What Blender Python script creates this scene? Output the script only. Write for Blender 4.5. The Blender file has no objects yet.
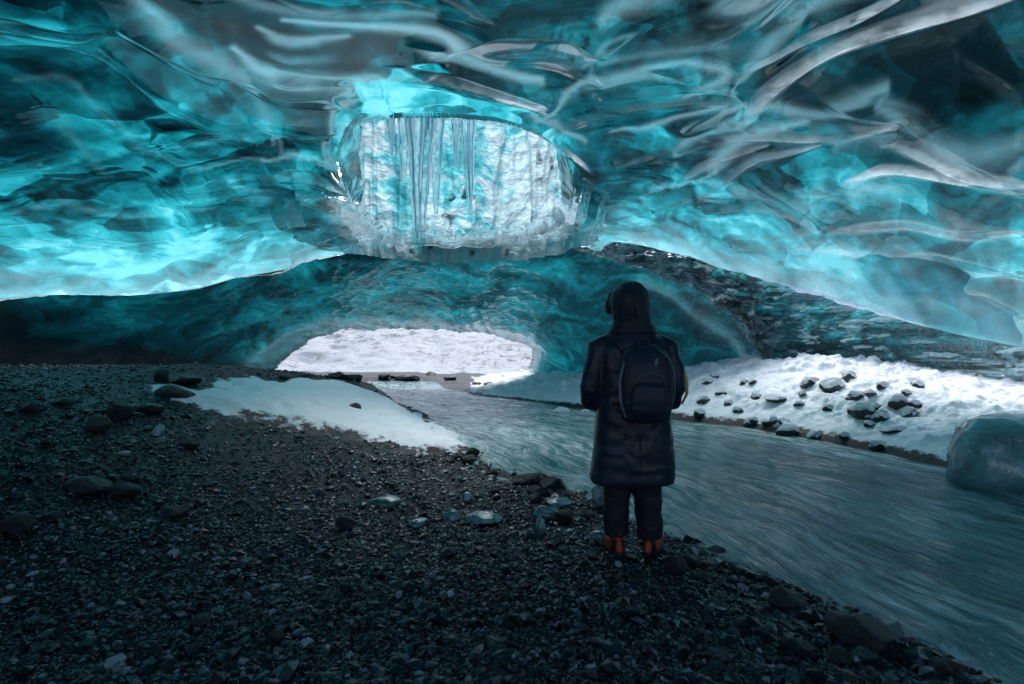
import bpy, bmesh, math, random
import numpy as np
from mathutils import Vector, Matrix

random.seed(7)
RNG = np.random.default_rng(7)
scene = bpy.context.scene
COL = scene.collection
F = 512.0            # focal length in pixels of a 1024 wide frame (18 mm lens)
CAMZ = 1.3
HOR = 350.0          # picture row of the horizon

# ------------------------------------------------------------------ helpers
def link(o):
    COL.objects.link(o); return o

def tag(o, label=None, cat=None, group=None, kind=None):
    if label: o['label'] = label
    if cat: o['category'] = cat
    if group: o['group'] = group
    if kind: o['kind'] = kind
    return o

def mesh_np(name, V, Q, mat=None, smooth=True, attrs=None, uv=None, face=None):
    """V (n,3); Q (m,k) faces with k corners."""
    V = np.asarray(V, np.float32); Q = np.asarray(Q, np.int32)
    if face is not None:      # wind the faces so that they look at the inside of the cave
        c = np.array(face, np.float32); A, B_, C_ = V[Q[:, 0]], V[Q[:, 1]], V[Q[:, 2]]
        if np.sum(np.cross(B_ - A, C_ - A) * (c - A)) < 0: Q = Q[:, ::-1].copy()
    me = bpy.data.meshes.new(name)
    k = Q.shape[1]
    me.vertices.add(len(V)); me.vertices.foreach_set('co', V.ravel())
    me.loops.add(Q.size); me.loops.foreach_set('vertex_index', Q.ravel())
    me.polygons.add(len(Q))
    me.polygons.foreach_set('loop_start', np.arange(0, Q.size, k, dtype=np.int32))
    me.polygons.foreach_set('loop_total', np.full(len(Q), k, np.int32))
    me.polygons.foreach_set('use_smooth', np.full(len(Q), smooth, bool))
    me.update(calc_edges=True)
    if attrs:
        for n, a in attrs.items():
            at = me.attributes.new(n, 'FLOAT', 'POINT')
            at.data.foreach_set('value', np.asarray(a, np.float32).ravel())
    if uv is not None:
        at = me.attributes.new('flow', 'FLOAT_VECTOR', 'POINT')
        u3 = np.zeros((len(V), 3), np.float32); u3[:, :uv.shape[1]] = uv
        at.data.foreach_set('vector', u3.ravel())
    if mat: me.materials.append(mat)
    return me

def obj(name, me, parent=None, loc=None):
    o = bpy.data.objects.new(name, me); link(o)
    if parent: o.parent = parent
    if loc is not None: o.location = loc
    return o

def empty(name, loc=(0, 0, 0), rz=0):
    o = bpy.data.objects.new(name, None); link(o)
    o.location = loc; o.rotation_euler = (0, 0, rz); o.empty_display_size = .2
    return o

def grid_faces(nr, nc, wrap=False):
    i = np.arange(nr - 1)[:, None]; j = np.arange(nc if wrap else nc - 1)[None, :]
    jn = (j + 1) % nc
    a = i * nc + j; b = i * nc + jn; c = (i + 1) * nc + jn; d = (i + 1) * nc + j
    return np.stack([a, b, c, d], -1).reshape(-1, 4)

def sstep(a, b, x):
    t = np.clip((x - a) / (b - a), 0, 1); return t * t * (3 - 2 * t)

# ------------------------------------------------------------------ noise
def hsh(ix, iy, iz=0, seed=0):
    h = (ix.astype(np.int64) * 374761393 + iy.astype(np.int64) * 668265263 + np.int64(seed) * 974634101
         + (iz.astype(np.int64) if hasattr(iz, 'astype') else np.int64(iz)) * 1442695041)
    h = (h ^ (h >> 13)) * 1274126177
    h = h & 0x7fffffff
    h = (h ^ (h >> 15)) * 2246822519 & 0x7fffffff
    return (h & 0xfffff) / float(0xfffff)

def vnoise(x, y, z=None, seed=0):
    x = np.asarray(x, float); y = np.asarray(y, float)
    x0 = np.floor(x); y0 = np.floor(y); fx = x - x0; fy = y - y0
    ux = fx**3 * (fx * (6 * fx - 15) + 10); uy = fy**3 * (fy * (6 * fy - 15) + 10)
    if z is None:
        a = hsh(x0, y0, 0, seed); b = hsh(x0 + 1, y0, 0, seed)
        c = hsh(x0, y0 + 1, 0, seed); d = hsh(x0 + 1, y0 + 1, 0, seed)
        return (a + (b - a) * ux) * (1 - uy) + (c + (d - c) * ux) * uy
    z = np.asarray(z, float); z0 = np.floor(z); fz = z - z0; uz = fz**3 * (fz * (6 * fz - 15) + 10)
    def lay(zz):
        a = hsh(x0, y0, zz, seed); b = hsh(x0 + 1, y0, zz, seed)
        c = hsh(x0, y0 + 1, zz, seed); d = hsh(x0 + 1, y0 + 1, zz, seed)
        return (a + (b - a) * ux) * (1 - uy) + (c + (d - c) * ux) * uy
    return lay(z0) * (1 - uz) + lay(z0 + 1) * uz

def fbm(x, y, z=None, octv=4, seed=0, gain=.5):
    s = 0; a = 1; t = 0
    for k in range(octv):
        f = 2.03 ** k
        s = s + a * (vnoise(x * f, y * f, None if z is None else z * f, seed + k * 17) * 2 - 1)
        t += a; a *= gain
    return s / t

def worley(x, y, seed=0):
    ix = np.floor(x); iy = np.floor(y)
    f1 = np.full(np.shape(x), 9.); f2 = np.full(np.shape(x), 9.); cid = np.zeros(np.shape(x))
    for dx in (-1, 0, 1):
        for dy in (-1, 0, 1):
            cx = ix + dx; cy = iy + dy
            px = cx + .1 + .8 * hsh(cx, cy, 1, seed); py = cy + .1 + .8 * hsh(cx, cy, 2, seed)
            d = (px - x)**2 + (py - y)**2
            near = d < f1
            f2 = np.where(near, f1, np.minimum(f2, d))
            cid = np.where(near, hsh(cx, cy, 3, seed), cid)
            f1 = np.where(near, d, f1)
    return np.sqrt(f1), np.sqrt(f2), cid

def poly_dist(px, py, pts):
    """distance and side-signed distance and arc position of points to a polyline."""
    best = np.full(np.shape(px), 1e9); sgn = np.zeros(np.shape(px)); tt = np.zeros(np.shape(px)); n = len(pts) - 1
    for k in range(n):
        ax, ay = pts[k]; bx, by = pts[k + 1]
        ex, ey = bx - ax, by - ay; L2 = ex * ex + ey * ey + 1e-9
        t = np.clip(((px - ax) * ex + (py - ay) * ey) / L2, 0, 1)
        dx = px - (ax + t * ex); dy = py - (ay + t * ey)
        d = np.sqrt(dx * dx + dy * dy)
        m = d < best
        best = np.where(m, d, best)
        sgn = np.where(m, np.sign(ex * dy - ey * dx), sgn)
        tt = np.where(m, (k + t) / n, tt)
    return best, sgn, tt

def inside_poly(px, py, pts):
    c = np.zeros(np.shape(px), bool); n = len(pts)
    for k in range(n):
        x1, y1 = pts[k]; x2, y2 = pts[(k + 1) % n]
        if y1 == y2: continue
        cond = ((y1 > py) != (y2 > py)) & (px < (x2 - x1) * (py - y1) / (y2 - y1) + x1)
        c ^= cond
    return c

def smooth_line(pts, per=6):
    """Catmull-Rom through the points."""
    P = [np.array(p, float) for p in pts]
    P = [2 * P[0] - P[1]] + P + [2 * P[-1] - P[-2]]
    out = []
    for k in range(1, len(P) - 2):
        for t in np.linspace(0, 1, per, endpoint=False):
            a, b, c, d = P[k - 1:k + 3]
            out.append(.5 * (2 * b + (c - a) * t + (2 * a - 5 * b + 4 * c - d) * t * t + (3 * b - a - 3 * c + d) * t**3))
    out.append(P[-2])
    return [tuple(p) for p in out]

def at(px, py, Y):
    return Vector(((px - 512) / F * Y, Y, CAMZ + (HOR - py) / F * Y))

def gxy(px, py, z=0.0):
    Y = F * (CAMZ - z) / (py - HOR)
    return ((px - 512) / F * Y, Y)

# ------------------------------------------------------------------ materials
class NT:
    def __init__(s, name):
        s.m = bpy.data.materials.new(name); s.m.use_nodes = True
        s.t = s.m.node_tree; s.t.nodes.clear()
        s.out = s.n('ShaderNodeOutputMaterial')
    def n(s, typ, **kw):
        nd = s.t.nodes.new(typ)
        for k, v in kw.items():
            if k in nd.inputs.keys() if isinstance(k, str) else False: nd.inputs[k].default_value = v
            else: setattr(nd, k, v)
        return nd
    def set(s, nd, **kw):
        for k, v in kw.items():
            sock = nd.inputs[k.replace('_', ' ')]
            if hasattr(v, 'is_output') and v.is_output: s.t.links.new(v, sock)
            else: sock.default_value = v
        return nd
    def l(s, a, b): s.t.links.new(a, b)
    def coord(s): return s.n('ShaderNodeTexCoord').outputs['Object']
    def attr(s, name, out='Fac'):
        a = s.n('ShaderNodeAttribute'); a.attribute_name = name; return a.outputs[out]
    def mapping(s, v, scale=(1, 1, 1), rot=(0, 0, 0), loc=(0, 0, 0)):
        m = s.n('ShaderNodeMapping'); s.l(v, m.inputs[0])
        m.inputs['Scale'].default_value = scale; m.inputs['Rotation'].default_value = rot; m.inputs['Location'].default_value = loc
        return m.outputs[0]
    def noise(s, v, scale, detail=4, rough=.55, dist=0, out='Fac'):
        n = s.n('ShaderNodeTexNoise'); s.l(v, n.inputs['Vector'])
        n.inputs['Scale'].default_value = scale; n.inputs['Detail'].default_value = detail
        n.inputs['Roughness'].default_value = rough; n.inputs['Distortion'].default_value = dist
        return n.outputs[out]
    def vor(s, v, scale, feature='F1', out='Distance', rnd=1):
        n = s.n('ShaderNodeTexVoronoi'); n.feature = feature; s.l(v, n.inputs['Vector'])
        n.inputs['Scale'].default_value = scale; n.inputs['Randomness'].default_value = rnd
        return n.outputs[out]
    def math(s, op, a, b=None, c=None, clamp=False):
        m = s.n('ShaderNodeMath'); m.operation = op; m.use_clamp = clamp
        for i, v in enumerate((a, b, c)):
            if v is None: continue
            if hasattr(v, 'is_output'): s.l(v, m.inputs[i])
            else: m.inputs[i].default_value = v
        return m.outputs[0]
    def mr(s, v, a, b, c=0, d=1, smooth=False):
        m = s.n('ShaderNodeMapRange'); m.clamp = True
        if smooth: m.interpolation_type = 'SMOOTHSTEP'
        s.l(v, m.inputs[0])
        for i, x in enumerate((a, b, c, d)): m.inputs[i + 1].default_value = x
        return m.outputs[0]
    def ramp(s, v, stops, interp='LINEAR'):
        r = s.n('ShaderNodeValToRGB'); s.l(v, r.inputs[0]); cr = r.color_ramp; cr.interpolation = interp
        while len(cr.elements) < len(stops): cr.elements.new(.5)
        for e, (p, c) in zip(cr.elements, stops):
            e.position = p; e.color = (*c, 1) if len(c) == 3 else c
        return r.outputs[0]
    def mix(s, f, a, b, mode='MIX'):
        m = s.n('ShaderNodeMix'); m.data_type = 'RGBA'; m.blend_type = mode
        for i, v in ((0, f), (6, a), (7, b)):
            if hasattr(v, 'is_output'): s.l(v, m.inputs[i])
            else: m.inputs[i].default_value = v if i == 0 else ((*v, 1) if len(v) == 3 else v)
        return m.outputs[2]
    def bump(s, h, strength=.5, dist=.02, nrm=None):
        b = s.n('ShaderNodeBump'); s.l(h, b.inputs['Height'])
        b.inputs['Strength'].default_value = strength; b.inputs['Distance'].default_value = dist
        if nrm is not None: s.l(nrm, b.inputs['Normal'])
        return b.outputs[0]
    def pbr(s, col, rough=.5, nrm=None, spec=.5, metal=0, **kw):
        p = s.n('ShaderNodeBsdfPrincipled')
        for k, v in (('Base Color', col), ('Roughness', rough), ('Specular IOR Level', spec), ('Metallic', metal)):
            if hasattr(v, 'is_output'): s.l(v, p.inputs[k])
            else: p.inputs[k].default_value = (*v, 1) if isinstance(v, tuple) and len(v) == 3 else v
        if nrm is not None: s.l(nrm, p.inputs['Normal'])
        for k, v in kw.items():
            k = k.replace('_', ' ')
            if hasattr(v, 'is_output'): s.l(v, p.inputs[k])
            else: p.inputs[k].default_value = v
        return p.outputs[0]
    def done(s, sh):
        s.l(sh, s.out.inputs['Surface']); return s.m

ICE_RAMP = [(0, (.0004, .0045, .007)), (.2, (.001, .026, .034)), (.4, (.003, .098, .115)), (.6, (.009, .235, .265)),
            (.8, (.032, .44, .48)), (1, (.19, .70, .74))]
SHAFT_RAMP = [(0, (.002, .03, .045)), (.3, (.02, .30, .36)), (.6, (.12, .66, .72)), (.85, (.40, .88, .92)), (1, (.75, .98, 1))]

def ice_material(name, pscale=1.0, bumpk=1.0, glow_gain=1.0, rough=.07, fine=0.0, diffuse=.06, ior=2.1, tint=(.05, .16, .18), vamp=1.0, ramp=None):
    """Glacier ice: daylight from outside seeps through (translucent) tinted by thickness, wet glossy skin."""
    N = NT(name); co = N.coord()
    glow = N.attr('glow'); white = N.attr('white'); dirt_shade = N.attr('dirt')
    # swirling internal bands
    w = N.noise(co, .55 * pscale, 3, .5, 0, 'Color')
    wv = N.n('ShaderNodeVectorMath'); wv.operation = 'MULTIPLY_ADD'
    N.l(w, wv.inputs[0]); wv.inputs[1].default_value = (1.6, 1.6, 1.6); N.l(co, wv.inputs[2])
    cw = wv.outputs[0]
    n1 = N.noise(N.mapping(cw, (.7, .9, 1.6)), 1.1 * pscale, 3, .45, .7)
    n2 = N.noise(N.mapping(cw, (1.3, 1.1, 2.6), (0, .4, .5)), 3.2 * pscale, 3, .45, .8)
    n3 = N.noise(N.mapping(co, (1, 1, 1)), 14 * pscale, 3, .6, .4)
    v = N.math('ADD', N.mr(n1, .3, .7, -.32, .32), N.mr(n2, .3, .7, -.13, .13))
    v = N.math('ADD', v, N.mr(n3, .3, .7, -.025, .025))
    v = N.math('MULTIPLY', v, vamp)
    g = N.math('MULTIPLY', glow, glow_gain)
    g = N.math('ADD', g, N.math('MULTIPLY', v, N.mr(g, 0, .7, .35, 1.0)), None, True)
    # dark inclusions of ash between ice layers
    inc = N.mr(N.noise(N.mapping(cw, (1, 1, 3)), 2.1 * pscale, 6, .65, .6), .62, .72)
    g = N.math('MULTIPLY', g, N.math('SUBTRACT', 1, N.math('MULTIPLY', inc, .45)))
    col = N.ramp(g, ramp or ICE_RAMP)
    # whiter ice where the white mask asks for it
    wn = N.noise(N.mapping(cw, (1.2, 1.2, 3)), 5 * pscale, 4, .6, .8)
    wm = N.math('MULTIPLY', white, N.mr(wn, .25, .6, .45, 1.0), None, True)
    col = N.mix(wm, col, (.50, .70, .74))
    dn = N.noise(N.mapping(co, (1, 1, 1.9), (0, .12, 0)), 3.0 * pscale, 6, .7, .5)
    dm = N.math('MULTIPLY', dirt_shade, N.mr(dn, .38, .58, .15, 1), None, True)
    col = N.mix(dm, col, (.012, .016, .018))
    h1 = N.noise(N.mapping(cw, (1, 1, 2.2)), 2.6 * pscale, 2, .45, .5)
    h2 = N.noise(N.mapping(cw, (1, 1, 1.6)), 9 * pscale, 2, .5, .3)
    h = N.math('ADD', h1, N.math('MULTIPLY', h2, .22 + fine))
    nrm = N.bump(h, .26 * bumpk, .10)
    tr = N.n('ShaderNodeBsdfTranslucent'); N.l(col, tr.inputs[0]); N.l(nrm, tr.inputs['Normal'])
    df = N.n('ShaderNodeBsdfDiffuse'); N.l(N.mix(.5, col, N.mix(dm, N.mix(wm, tint, (.34, .72, .76)), (.03, .035, .037))), df.inputs[0])
    N.l(nrm, df.inputs['Normal'])
    ms = N.n('ShaderNodeMixShader'); N.l(N.math('ADD', N.math('MULTIPLY', N.math('MAXIMUM', dm, wm), .35), diffuse), ms.inputs[0])
    N.l(tr.outputs[0], ms.inputs[1]); N.l(df.outputs[0], ms.inputs[2])
    gl = N.n('ShaderNodeBsdfGlossy'); gl.inputs['Color'].default_value = (.93, .98, 1, 1)
    N.l(nrm, gl.inputs['Normal'])
    N.l(N.math('ADD', N.math('MULTIPLY', dm, .25), rough), gl.inputs['Roughness'])
    fr = N.n('ShaderNodeFresnel'); fr.inputs['IOR'].default_value = ior; N.l(nrm, fr.inputs['Normal'])
    m2 = N.n('ShaderNodeMixShader'); N.l(N.math('MULTIPLY', fr.outputs[0], N.math('SUBTRACT', 1, N.math('MULTIPLY', dm, .6))), m2.inputs[0])
    N.l(ms.outputs[0], m2.inputs[1]); N.l(gl.outputs[0], m2.inputs[2])
    return N.done(m2.outputs[0])

def clear_ice_material(name):
    """Clear wet glacier ice: light refracts through the sculpted skin to the lit roof behind it."""
    N = NT(name); co = N.coord()
    white = N.attr('white'); dirt_shade = N.attr('dirt'); crest_shine = N.attr('crest')
    h1 = N.noise(N.mapping(co, (1, 1, 1.5)), 2.2, 1, .4, .4)
    h2 = N.noise(N.mapping(co, (1, 1, 1.5)), 8, 2, .5, .3)
    nrm = N.bump(N.math('ADD', h1, N.math('MULTIPLY', h2, .10)), .05, .10)
    rf = N.n('ShaderNodeBsdfRefraction'); rf.inputs['Color'].default_value = (.86, .96, .97, 1)
    rf.inputs['IOR'].default_value = 1.42; rf.inputs['Roughness'].default_value = .02; N.l(nrm, rf.inputs['Normal'])
    wn = N.noise(N.mapping(co, (1.2, 1.2, 3)), 4, 3, .55, .6)
    wm = N.math('MULTIPLY', N.math('MAXIMUM', white, N.math('MULTIPLY', crest_shine, .62)), N.mr(wn, .32, .62, .15, 1.0), None, True)  # silver shine of the traced streaks painted as frosted white
    wt = N.n('ShaderNodeBsdfTranslucent'); wt.inputs[0].default_value = (.88, .92, .92, 1)
    wd = N.n('ShaderNodeBsdfDiffuse'); wd.inputs[0].default_value = (.70, .80, .82, 1)
    wx = N.n('ShaderNodeMixShader'); wx.inputs[0].default_value = .22; N.l(wt.outputs[0], wx.inputs[1]); N.l(wd.outputs[0], wx.inputs[2])
    m1 = N.n('ShaderNodeMixShader'); N.l(N.math('MULTIPLY', wm, .8), m1.inputs[0]); N.l(rf.outputs[0], m1.inputs[1]); N.l(wx.outputs[0], m1.inputs[2])
    dn = N.noise(N.mapping(co, (1, 1, 3), (0, .12, 0)), 2.6, 5, .7, .5)
    dm = N.math('MULTIPLY', dirt_shade, N.mr(dn, .36, .56, .2, 1), None, True)
    dd = N.n('ShaderNodeBsdfDiffuse'); dd.inputs[0].default_value = (.006, .010, .012, 1)
    m2 = N.n('ShaderNodeMixShader'); N.l(dm, m2.inputs[0]); N.l(m1.outputs[0], m2.inputs[1]); N.l(dd.outputs[0], m2.inputs[2])
    gl = N.n('ShaderNodeBsdfGlossy'); gl.inputs['Color'].default_value = (.95, .99, 1, 1); gl.inputs['Roughness'].default_value = .075
    N.l(nrm, gl.inputs['Normal'])
    fr = N.n('ShaderNodeFresnel'); fr.inputs['IOR'].default_value = 2.0; N.l(nrm, fr.inputs['Normal'])
    m3 = N.n('ShaderNodeMixShader'); N.l(N.math('MAXIMUM', fr.outputs[0], N.math('MULTIPLY', N.attr('mirror'), N.mr(wn, .32, .6, .5, .95))), m3.inputs[0]); N.l(m2.outputs[0], m3.inputs[1]); N.l(gl.outputs[0], m3.inputs[2])
    return N.done(m3.outputs[0])

def roof_material(name):
    """Bubbly outer ice that lets tinted daylight through."""
    N = NT(name); co = N.coord(); glow = N.attr('glow')
    w = N.noise(co, .6, 2, .5, 0, 'Color')
    wv = N.n('ShaderNodeVectorMath'); wv.operation = 'MULTIPLY_ADD'
    N.l(w, wv.inputs[0]); wv.inputs[1].default_value = (1.0, 1.0, 1.0); N.l(co, wv.inputs[2]); cw = wv.outputs[0]
    n1 = N.noise(N.mapping(cw, (.8, 1, 1.4)), 1.2, 2, .45, .5)
    n2 = N.noise(N.mapping(cw, (1.2, 1, 2)), 3.4, 3, .5, .6)
    v = N.math('ADD', N.mr(n1, .32, .68, -.38, .22), N.mr(n2, .3, .7, -.16, .12))
    cr = N.mr(N.noise(N.mapping(cw, (2, .6, 1)), 1.7, 4, .6, .8), .60, .66, 0, .18)     # dark seams
    cf = N.mapping(cw, (.55, 1.1, 1.3), (0, 0, .35))
    def cell(sc, amt):
        vc = N.vor(cf, sc, 'F1', 'Color'); sp = N.n('ShaderNodeSeparateColor'); N.l(vc, sp.inputs[0])
        return N.mr(sp.outputs[0], 0, 1, -amt, amt)
    v = N.math('ADD', v, N.math('ADD', cell(1.5, .19), cell(4.2, .06)))
    ed = N.mr(N.vor(cf, 1.5, 'DISTANCE_TO_EDGE', 'Distance'), .0, .05, .05, 0)
    v = N.math('ADD', v, ed)
    g = N.math('ADD', glow, N.math('MULTIPLY', v, N.mr(glow, 0, .7, .45, 1.0)))
    g = N.math('SUBTRACT', g, cr, None, True)
    tr = N.n('ShaderNodeBsdfTranslucent'); N.l(N.mix(N.attr('pale'), N.ramp(g, ICE_RAMP), (.46, .84, .90)), tr.inputs[0])
    return N.done(tr.outputs[0])

def snow_material(name, grit=.0, tint=(.82, .87, .90)):
    N = NT(name); co = N.coord()
    n = N.noise(co, 6, 6, .6); f = N.noise(co, 60, 3, .6)
    c = N.mix(N.mr(n, .3, .7), tint, tuple(min(1, x * 1.06) for x in tint))
    gr = N.math('MULTIPLY', N.math('MULTIPLY', N.mr(N.noise(co, 1.6, 9, .8, .5), .515, .575), N.mr(N.noise(co, .16, 3, .6), .38, .62, .3, 1)), grit)
    if grit: c = N.mix(gr, c, (.05, .055, .06))
    e = N.attr('edge')
    en = N.math('ADD', e, N.math('MULTIPLY', N.math('SUBTRACT', N.noise(co, 7, 7, .7), .5), 1.3))
    c = N.mix(N.mr(en, .45, .60), c, (.013, .018, .023))
    h = N.math('ADD', N.math('MULTIPLY', n, 1.0), N.math('MULTIPLY', f, .15))
    return N.done(N.pbr(c, .55, N.bump(h, .6, .06), .3, Subsurface_Weight=0.0))

def rock_material(name, snow=0.0, wet=.35, base=(.030, .034, .038)):
    N = NT(name); co = N.coord()
    n = N.noise(co, 3.5, 8, .68, .5); n2 = N.noise(co, 18, 5, .6)
    c = N.ramp(n, [(.25, tuple(x * .45 for x in base)), (.55, base), (.8, tuple(x * 2.1 for x in base))])
    oi = N.n('ShaderNodeObjectInfo').outputs['Random']
    c = N.mix(1, c, N.ramp(oi, [(0, (.6, .62, .65)), (1, (1.5, 1.45, 1.4))]), 'MULTIPLY')
    rg = N.mr(n2, .3, .7, wet - .12, wet + .2)
    nrm = N.bump(N.math('ADD', n, N.math('MULTIPLY', n2, .3)), .8, .05)
    if snow > 0:
        g = N.n('ShaderNodeNewGeometry').outputs['Normal']
        sx = N.n('ShaderNodeSeparateXYZ'); N.l(g, sx.inputs[0])
        k = N.math('ADD', sx.outputs[2], N.math('MULTIPLY', N.math('SUBTRACT', N.noise(co, 2.6, 5, .65), .5), 1.2))
        k = N.mr(k, 1.02 - snow, 1.10 - snow)
        c = N.mix(k, c, (.84, .88, .91)); rg = N.math('MAXIMUM', rg, N.math('MULTIPLY', k, .6))
    return N.done(N.pbr(c, rg, nrm, .5))

def ground_material():
    N = NT('gravel_ground'); co = N.coord()
    n = N.noise(co, .9, 5, .6); f = N.vor(co, 34, 'F1', 'Distance'); fc = N.vor(co, 34, 'F1', 'Color')
    f2 = N.vor(co, 90, 'F1', 'Distance')
    sx = N.n('ShaderNodeSeparateColor'); N.l(fc, sx.inputs[0])
    c = N.ramp(sx.outputs[0], [(0, (.0025, .0035, .0045)), (.6, (.005, .0085, .012)), (.92, (.015, .024, .031)), (1, (.10, .12, .13))])
    c = N.mix(N.mr(n, .3, .7), c, N.mix(.5, c, (.006, .008, .010)))
    h = N.math('ADD', N.math('MULTIPLY', f, -1), N.math('MULTIPLY', f2, -.35))
    return N.done(N.pbr(c, N.mr(n, .35, .65, .28, .6), N.bump(h, 1, .03), .5))

def pebble_material():
    N = NT('pebbles'); v = N.attr('tone')
    co = N.coord()
    c = N.ramp(v, [(0, (.002, .0032, .0045)), (.5, (.0042, .0085, .0135)), (.82, (.013, .025, .037)), (.94, (.06, .085, .10)), (1, (.36, .40, .42))])
    return N.done(N.pbr(c, N.mr(N.noise(co, 5, 3), .35, .65, .08, .34), N.bump(N.noise(co, 70, 3), .4, .01), .5))

def water_material():
    N = NT('river_water'); fl = N.attr('flow', 'Vector'); co = N.coord()
    wsp = N.noise(fl, .8, 3, .5, 0, 'Color')
    wv = N.n('ShaderNodeVectorMath'); wv.operation = 'MULTIPLY_ADD'
    N.l(wsp, wv.inputs[0]); wv.inputs[1].default_value = (.45, .9, .3); N.l(fl, wv.inputs[2])
    f = wv.outputs[0]
    a = N.noise(N.mapping(f, (3.4, .65, 1)), 1.6, 5, .6, .5)
    b = N.noise(N.mapping(f, (5.5, 1.2, 1)), 1.8, 4, .6, .4)
    c = N.noise(N.mapping(f, (13, 1.3, 1)), 1.8, 3, .6, .2)
    foam_shine = N.attr('foam')
    k = N.math('ADD', N.math('MULTIPLY', b, .55), N.math('MULTIPLY', c, .45))
    fm = N.math('MULTIPLY', N.mr(k, .45, .60), foam_shine, None, True)
    big = N.noise(N.mapping(f, (.8, .3, 1)), 1.4, 3, .5, .3)
    col = N.mix(N.math('MULTIPLY', N.mr(a, .35, .65), N.mr(big, .35, .65, .25, 1)), (.012, .105, .115), (.27, .50, .50))
    col = N.mix(fm, col, (.74, .84, .86))
    h = N.math('ADD', N.math('MULTIPLY', a, 1), N.math('MULTIPLY', b, .45))
    h = N.math('ADD', h, N.math('MULTIPLY', c, .04))
    return N.done(N.pbr(col, N.mr(a, .3, .7, .05, .14), N.bump(h, .9, .13), .5, IOR=1.33))

def simple(name, col, rough=.6, nscale=40, bump=.3, var=.5, metal=0, dist=.004):
    N = NT(name); co = N.coord()
    n = N.noise(co, nscale, 5, .6); m = N.noise(co, nscale * .12, 3, .5)
    c = N.mix(N.mr(m, .3, .7), tuple(x * (1 - var * .5) for x in col), tuple(x * (1 + var * .5) for x in col))
    return N.done(N.pbr(c, rough, N.bump(n, bump, dist), .4, metal))

M = {
    'ceiling': clear_ice_material('clear_blue_ice'), 'roof': roof_material('outer_ice'),
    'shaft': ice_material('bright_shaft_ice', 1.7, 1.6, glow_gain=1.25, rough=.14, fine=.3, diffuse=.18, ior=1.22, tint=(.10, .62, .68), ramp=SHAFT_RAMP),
    'icicle': ice_material('icicle_ice', 2.0, .6, rough=.10, diffuse=.55, ior=1.6),
    'arch': ice_material('dark_arch_ice', 1.0, .9, rough=.10, fine=1.2, ior=2.0, vamp=.85),
    'dirty': ice_material('dirty_layered_ice', 1.6, 1.3, rough=.16, fine=.5, diffuse=.2),
    'lump': ice_material('grey_ice', 2.2, .5, rough=.18, fine=.2, diffuse=.5),
    'snow': snow_material('bank_snow', .0),
    'snow_out': snow_material('hill_snow', 1.0, (.43, .465, .50)),
    'rock': rock_material('wet_rock'),
    'rock_snow': rock_material('snow_dusted_rock', .78, .5, (.045, .048, .052)),
    'rock_green': rock_material('grey_green_rock', 0, .4, (.045, .062, .062)),
    'ground': ground_material(), 'pebble': pebble_material(), 'water': water_material(),
}

# ------------------------------------------------------------------ ice ceiling
# rim of the cave ceiling: picture column, picture row, distance ahead
LIP = [(-520, 335, 6.6), (-250, 322, 7.4), (0, 303, 8.6), (130, 299, 9.6), (200, 291, 10.1), (260, 276, 10.6), (320, 262, 11.2), (390, 250, 11.6),
       (470, 247, 11.6), (560, 241, 11.4), (620, 246, 10.9), (700, 264, 10.0), (760, 284, 9.1), (830, 304, 8.1), (900, 322, 7.2),
       (960, 338, 6.5), (1024, 350, 5.9), (1150, 357, 5.2), (1350, 362, 4.6)]
LA = np.array([math.atan((p - 512) / F) for p, _, _ in LIP])
LR = np.array([Y / math.cos(a) for (_, _, Y), a in zip(LIP, LA)])
LD = np.array([(HOR - y) / F * Y for _, y, Y in LIP])
angA = np.concatenate([[-math.pi, -2.4, -1.7], LA, [1.45, 1.9, 2.5, math.pi]])
angR = np.concatenate([[7.0, 7.5, 8.2], LR, [8.6, 8.0, 7.4, 7.0]])
angD = np.concatenate([[-1.6, -1.6, -1.2], LD, [-1.0, -1.5, -1.6, -1.6]])

SHAFT = smooth_line([(338, 150), (350, 122), (395, 111), (450, 111), (505, 117), (545, 133), (566, 155), (572, 190), (563, 218), (530, 231), (455, 237),
                     (390, 237), (362, 218), (348, 185), (338, 150)], 4)[:-1]

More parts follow.
